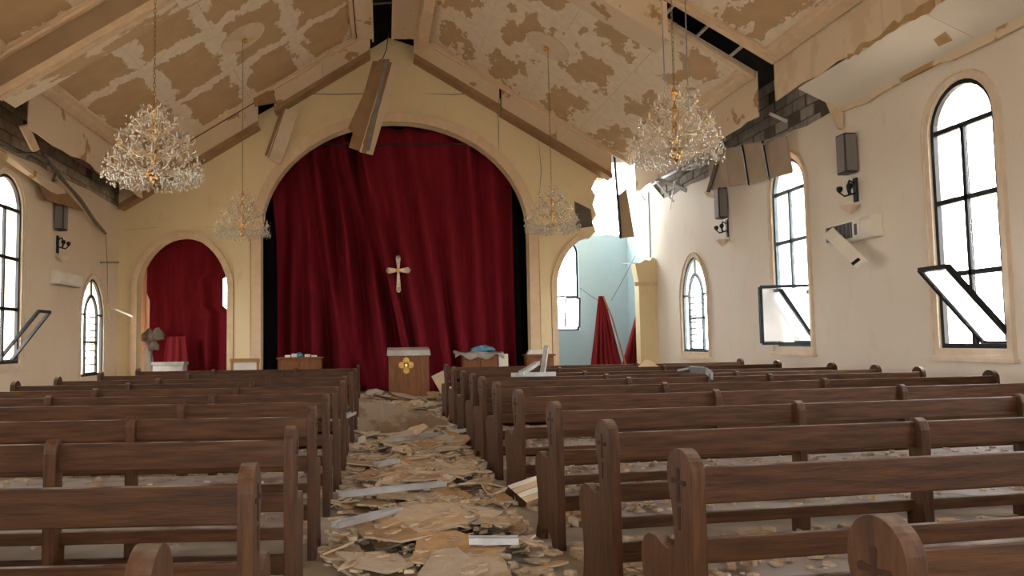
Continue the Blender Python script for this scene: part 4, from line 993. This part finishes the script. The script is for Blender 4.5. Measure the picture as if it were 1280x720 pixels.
# ------------------------------------------------------------------ debris
GX0, GY0, GS, GNX, GNY = -.9, .4, .05, 52, 400
hf = [[.0]*GNX for _ in range(GNY)]
rd = random.Random(21)
shapes = []
for k in range(14):
    n = rd.choice((4, 5, 5, 6, 7)); ex = rd.uniform(1.0, 1.55)
    pts = []
    for i in range(n):
        t = 2*PI*(i + rd.uniform(-.28, .28))/n; r_ = rd.uniform(.72, 1.12)
        pts.append((r_*ex*math.cos(t), r_*math.sin(t)))
    rough = []
    for i in range(n):
        rough.append(pts[i]); rough += jag(pts[i], pts[(i+1) % n], 4, .035, rd)
    shapes.append(rough)
def place(cx, cy, r, rot, tx, ty, th, grid=True):
    # lowest resting height of a tilted plate on the debris so far
    best = -1; cells = []
    c, s_ = math.cos(rot), math.sin(rot); R = r*1.0
    k = int(R/GS) + 1
    gi, gj = int((cx - GX0)/GS), int((cy - GY0)/GS)
    for j in range(gj - k, gj + k + 1):
        for i in range(gi - k, gi + k + 1):
            if 0 <= i < GNX and 0 <= j < GNY:
                dx, dy = GX0 + (i+.5)*GS - cx, GY0 + (j+.5)*GS - cy
                if dx*dx + dy*dy < R*R:
                    o = tx*dx + ty*dy; cells.append((i, j, o)); best = max(best, hf[j][i] - o)
    low = max([-(tx*dx + ty*dy) for dx in (-R, R) for dy in (-R, R)])*.75
    z = max(best*.62 + .01, low*.7, .006)
    for i, j, o in cells: hf[j][i] = max(hf[j][i], min(z + o + th, .55))
    return z
glabel = [('broken brown-paper plasterboard piece lying in the littered aisle', 'brown plasterboard pieces in the aisle'), ('broken greyish dusty plasterboard piece lying in the littered aisle', 'grey plasterboard pieces in the aisle'),
          ('broken cream-painted plasterboard piece lying in the littered aisle', 'cream plasterboard pieces in the aisle'), ('broken mottled tan plasterboard piece lying in the littered aisle', 'tan plasterboard pieces in the aisle')]
plabel = [(a.replace('lying in the littered aisle', 'on the floor between pews'), b.replace('in the aisle', 'between the pews')) for a, b in glabel]
meshes = {}
def shard(cx, cy, r, aisle=True, tilt=.10, z=None, mi=None):
    si = rd.randrange(len(shapes)); mi = mi if mi is not None else rd.choices((0, 1, 2, 3), (7, 2, 2, 3))[0]
    key = (si, mi)
    if key not in meshes:
        o = MB().slab([shapes[si]], lambda u, v, w_: (u, v, w_), 0, 1).build('plasterboard_piece', SH[mi]); meshes[key] = o.data
        o.data.materials.append(M_gypsum)
        for pg in o.data.polygons:
            if abs(pg.normal.z) < .5: pg.material_index = 1
    else:
        o = bpy.data.objects.new('plasterboard_piece', meshes[key]); col.objects.link(o)
    rot = rd.uniform(0, 2*PI); tx, ty = rd.uniform(-tilt, tilt), rd.uniform(-tilt, tilt)*1.2; th = rd.uniform(.010, .017)
    zz = place(cx, cy, r*1.1, rot, tx, ty, th) if z is None else z
    o.scale = (r, r, th); o.location = (cx, cy, zz)
    n = Vector((-tx, -ty, 1)).normalized()
    o.rotation_euler = (n.to_track_quat('Z', 'Y').to_matrix() @ Matrix.Rotation(rot, 3, 'Z')).to_euler()
    lab, grp = (glabel if aisle else plabel)[mi]
    if aisle and 10.75 < cy < 11.75: o.location.y = cy = cy - 1.15
    if aisle:
        row = min(range(11), key=lambda q: abs(YR_[q] - cy)); sz = 'small' if r < .10 else ('middling' if r < .19 else 'large')
        lab = '%s %s in the aisle beside the %s pew row from the lectern' % (sz, ['brown-paper plasterboard piece', 'greyish plasterboard piece', 'cream plasterboard piece', 'mottled tan plasterboard piece'][mi], ORD[10 - row])
    else:
        row = min(range(11), key=lambda q: abs((YR_ if cx > 0 else YL_)[q] + .3 - cy)); lab = '%s behind the %s %s pew from the lectern' % (['brown plasterboard piece', 'greyish plasterboard piece', 'cream plasterboard piece', 'tan plasterboard piece'][mi], ORD[10 - row], 'long' if cx > 0 else 'short')
    tag(o, lab, 'plasterboard', grp)
    return o
# big fallen ceiling boards
A = [Vector((-.36, 11.42, .50)), Vector((.92, 11.40, .14)), Vector((.74, 11.02, .04)), Vector((-.36, 10.98, .07))]
fb = MB()
nn = 8
up_, lo_ = [], []
for i in range(nn+1):
    u = i/nn
    for j in range(2):
        p = (A[0].lerp(A[1], u) if j == 0 else A[3].lerp(A[2], u)) + Vector((0, rd.uniform(-.03, .03), .05*math.sin(PI*u)*(1 if j == 0 else .3)))
        up_.append(p)
fb.v = [Vector(p) for p in up_] + [p - Vector((0, .005, .02)) for p in up_]
n2 = len(up_)
for i in range(nn):
    a = 2*i
    fb.f += [(a, a+1, a+3, a+2), (n2+a, n2+a+2, n2+a+3, n2+a+1), (a, a+2, n2+a+2, n2+a), (a+1, n2+a+1, n2+a+3, a+3)]
fb.f += [(0, n2, n2+1, 1), (2*nn, 2*nn+1, n2+2*nn+1, n2+2*nn)]
tag(fb.build('fallen_ceiling_board', M_fallen), 'big fallen ceiling board propped against the pew ends across the aisle', 'ceiling board')
for k in range(30): shard(rd.uniform(-.05, .70), 3.4 + 13*rd.random()**.85, rd.uniform(.20, .30), tilt=.14)
for k in range(95): shard(rd.uniform(-.26, .90), 2.6 + 14.5*rd.random(), rd.uniform(.09, .18), tilt=.30)
for k in range(75): shard(rd.choice((rd.uniform(-.37, -.1), rd.uniform(.6, .99), rd.uniform(-.3, .95))), 1.6 + 12*rd.random(), rd.uniform(.05, .11), tilt=.42)
for (x, y, px, r_, mi) in ((490, 665, 0, .30, 0), (450, 700, 0, .26, 1), (560, 640, 0, .28, 1), (520, 600, 0, .28, 3), (610, 650, 0, .22, 3), (480, 575, 0, .28, 0), (560, 705, 0, .22, 1), (600, 590, 0, .22, 2)):
    p = on(x, y, 2, .1); shard(min(max(p.x, -.05), .65), p.y, r_, tilt=.10, mi=mi)
for k in range(22):
    r_ = rd.uniform(.20, .31); y_ = 3.9 + 6.6*k/22 + rd.uniform(-.15, .15)
    shard(rd.uniform(-.38 + r_*1.35, .98 - r_*1.35) if r_*1.35 < .6 else .3, y_, r_, tilt=.10)
# striped cream moulding board resting by the pew ends
p = [on(634, 607, 2, .12), on(672, 594, 2, .30), on(690, 618, 2, .30), on(659, 629, 2, .12)]
mb_ = empty('moulding_board', p[0]); tag(mb_, 'striped cream moulding board resting against a pew end in the aisle', 'moulding')
for k in range(4):
    u0, u1 = k/4, (k+1)/4 - .04
    q = [p[0].lerp(p[1], 0) .lerp(p[3], u0), p[1].lerp(p[2], u0), p[1].lerp(p[2], u1), p[0].lerp(p[3], u1)]
    board('moulding_strip', q, .015 + .012*(k % 2), M_trim if k % 2 else M_soffit, None, parent=mb_)
# galvanised studs in the aisle
for k, (p, q, z0, z1, lab) in enumerate((((425, 621), (556, 607), .16, .16, 'long galvanised stud lying across the aisle between pew ends'), ((488, 552), (592, 538), .12, .12, 'galvanised stud lying at the foot of the big fallen board'),
        ((405, 533), (442, 518), .45, .45, 'short grey stud wedged between two shorter pews'), ((586, 679), (648, 679), .13, .13, 'short galvanised channel half buried in rubble in the aisle'),
        ((470, 583), (497, 578), .15, .15, 'bright bit of metal profile under a curled board in the aisle'), ((418, 660), (500, 640), .12, .12, 'thin dark stud buried along the shorter pews in the aisle'))):
    a, b = on(*p, 2, z0), on(*q, 2, z1)
    d = (b - a).normalized(); s_ = d.cross(Vector((0, 0, 1))).normalized()
    m = MB().bar(a, b, .06, .004).bar(a + s_*.03 + Vector((0, 0, .018)), b + s_*.03 + Vector((0, 0, .018)), .004, .036).bar(a - s_*.03 + Vector((0, 0, .018)), b - s_*.03 + Vector((0, 0, .018)), .004, .036)
    tag(m.build('metal_stud', M_metal), lab, 'metal stud')
def proj(p):
    d = Vector(p) - CAM; c = Xd*d.x + Yd*d.y + Zd*d.z
    return PX + F*c.x/c.z, PY - F*c.y/c.z
def rail(k, px):      # point on top of the k-th long pew's top rail that is seen at pixel column px
    o = PEWS[k][1]; Rm = Matrix.Rotation(o.rotation_euler.z, 3, 'Z')
    return min((Rm @ Vector((.05*q, .046, .84)) + o.location for q in range(1, 110)), key=lambda p: abs(proj(p)[0] - px))
# steel lengths resting on the far pews
labs3 = ['level pale metal stud balanced across far pew backs', 'slanting pale metal stud crossing another on far pew backs', 'upright leaning metal stud stuck behind far pew backs']
a, b = rail(7, 640), rail(7, 694)
lv = Vector((0, 0, .03))
for k, (p, q) in enumerate(((a + lv, b + lv), (rail(7, 650) + Vector((0, -.1, .05)), rail(8, 672) + Vector((0, 0, .14))), (rail(8, 677) + Vector((0, -.06, .0)), rail(8, 686) + Vector((0, .1, .36))))):
    tag(MB().bar(p, q, .06, .05).build('metal_stud', M_metal), labs3[k], 'metal stud', 'studs on the far pew backs')
p0, p1 = rail(7, 852), rail(6, 886)
pts = [p0 + Vector((-.05, 0, .03)), p0.lerp(p1, .35) + Vector((.05, .15, .06)), p0.lerp(p1, .7) + Vector((.1, .1, .06)), p1 + Vector((.03, .0, .03)), p1 + Vector((0, -.06, -.05))]
m = MB()
for i in range(len(pts)-1): m.bar(pts[i], pts[i+1], .03, .07, (0, -1, .3))
tag(m.build('bent_metal_strip', M_greymetal), 'bent grey metal strip hooked over a long pew back', 'metal strip')
a = rail(9, 808)
tag(MB().hexa([(a.x-.16, a.y-.10, a.z), (a.x+.16, a.y-.08, a.z), (a.x+.12, a.y+.12, a.z), (a.x-.12, a.y+.10, a.z)], [(a.x-.03, a.y-.02, a.z+.11), (a.x+.04, a.y-.02, a.z+.10), (a.x+.03, a.y+.03, a.z+.10), (a.x-.02, a.y+.03, a.z+.11)]).build('plaster_lump', SH[2]), 'pale pointed plaster lump perched on a far pew back', 'plaster lump')
# pieces between and on the pews
for side, o, L in PEWS[:7] + PEWS[11:17]:
    for k in range(5 if side == 'R' else 2):
        u = rd.uniform(.25, L*.8); v = rd.uniform(-.5, -.1)
        p = Matrix.Rotation(o.rotation_euler.z, 3, 'Z') @ Vector((u if side == 'R' else -u, v, 0)) + o.location
        shard(p.x, p.y, rd.uniform(.07, .16), False, .05, z=.03)
# loose chips (uncountable)
chp = MB()
def chip(m, x, y, z, s):
    a = rd.uniform(0, 6.28); c, n_ = math.cos(a)*s, math.sin(a)*s; e = rd.uniform(.5, 1.0); h = s*rd.uniform(.25, .7)
    tz = rd.uniform(-.3, .3)*s
    b = [(x+c, y+n_, z+tz), (x-n_*e, y+c*e, z), (x-c, y-n_, z-tz*.2), (x+n_*e, y-c*e, z)]
    m.add(b + [(p[0]*.85+x*.15, p[1]*.85+y*.15, p[2]+h) for p in b], [(0,3,2,1),(4,5,6,7),(0,1,5,4),(1,2,6,5),(2,3,7,6),(3,0,4,7)])
for k in range(5200):
    x = rd.gauss(.32, .42); y = 1.0 + 18*rd.random()**1.1
    if -.40 < x < 1.02:
        i, j = int((x-GX0)/GS), int((y-GY0)/GS)
        z = hf[j][i]*rd.choice((0, .5, .9)) if 0 <= i < GNX and 0 <= j < GNY else 0
        chip(chp, x, y, max(0, z - .01), rd.uniform(.012, .045))
for k in range(800):
    x = rd.uniform(-.38, 1.0); y = 1.3 + 16*rd.random()
    i, j = int((x-GX0)/GS), int((y-GY0)/GS); z = hf[j][i]*rd.choice((.3, .8, 1)) if 0 <= i < GNX and 0 <= j < GNY else 0
    s_ = rd.uniform(.04, .09); a = rd.uniform(0, 6.28); tz = rd.uniform(-.35, .35)
    pts = [(x + s_*rd.uniform(.6, 1.2)*math.cos(a + t), y + s_*rd.uniform(.5, 1)*math.sin(a + t)) for t in (0, 1.2, 2.6, 3.9, 5.2)]
    b_ = [(p[0], p[1], max(.004, z + tz*(p[0]-x))) for p in pts]
    chp.add(b_ + [(p[0], p[1], p[2] + .012) for p in b_], [(4,3,2,1,0), (5,6,7,8,9)] + [(q, (q+1) % 5, (q+1) % 5 + 5, q + 5) for q in range(5)])
for k in range(700): chip(chp, rd.gauss(.6, 1.5), rd.uniform(15.0, 19.2), 0, rd.uniform(.02, .10))
o = chp.build('aisle_rubble', M_chip, kind='stuff'); o['label'] = 'small loose plaster crumbs covering the aisle'; o['category'] = 'rubble'
chp = MB()
for side, ob, L in PEWS:
    for k in range(620 if side == 'R' else 160):
        u = .08 + (L - .2)*rd.random()**(1.7 if side == 'R' else 1); v = rd.uniform(-.75, .38)
        z = .442 if .09 < v else 0
        p = Matrix.Rotation(ob.rotation_euler.z, 3, 'Z') @ Vector((u if side == 'R' else -u, v, 0)) + ob.location
        chip(chp, p.x, p.y, z, rd.uniform(.012, .085) if z == 0 else rd.uniform(.006, .035))
o = chp.build('pew_rubble', M_chip, kind='stuff'); o['label'] = 'crumbs of plaster scattered over the pew seats and floor'; o['category'] = 'rubble'
# heap around the lectern
for k in range(26):
    x = rd.uniform(-1.0, 2.6); y = rd.uniform(16.2, 19.0)
    if -.0 < x < 1.1 and y > 17.8: continue
    o = shard(x, y, rd.uniform(.14, .34), True, .25, z=rd.uniform(.06, .16))
    mi = SH.index(o.data.materials[0])
    tag(o, glabel[mi][0].replace('lying in the littered aisle', 'heaped on the floor round the lectern'), 'plasterboard', glabel[mi][1].replace('in the aisle', 'round the lectern'))
board('broken_ceiling_sheet', [on(540, 470, 1, 17.2), on(556, 462, 1, 17.6), on(572, 500, 2, .02), on(560, 506, 2, .02)], .02, SH[2], 'cream panel leaning between the lectern and the long pews', 'ceiling board')
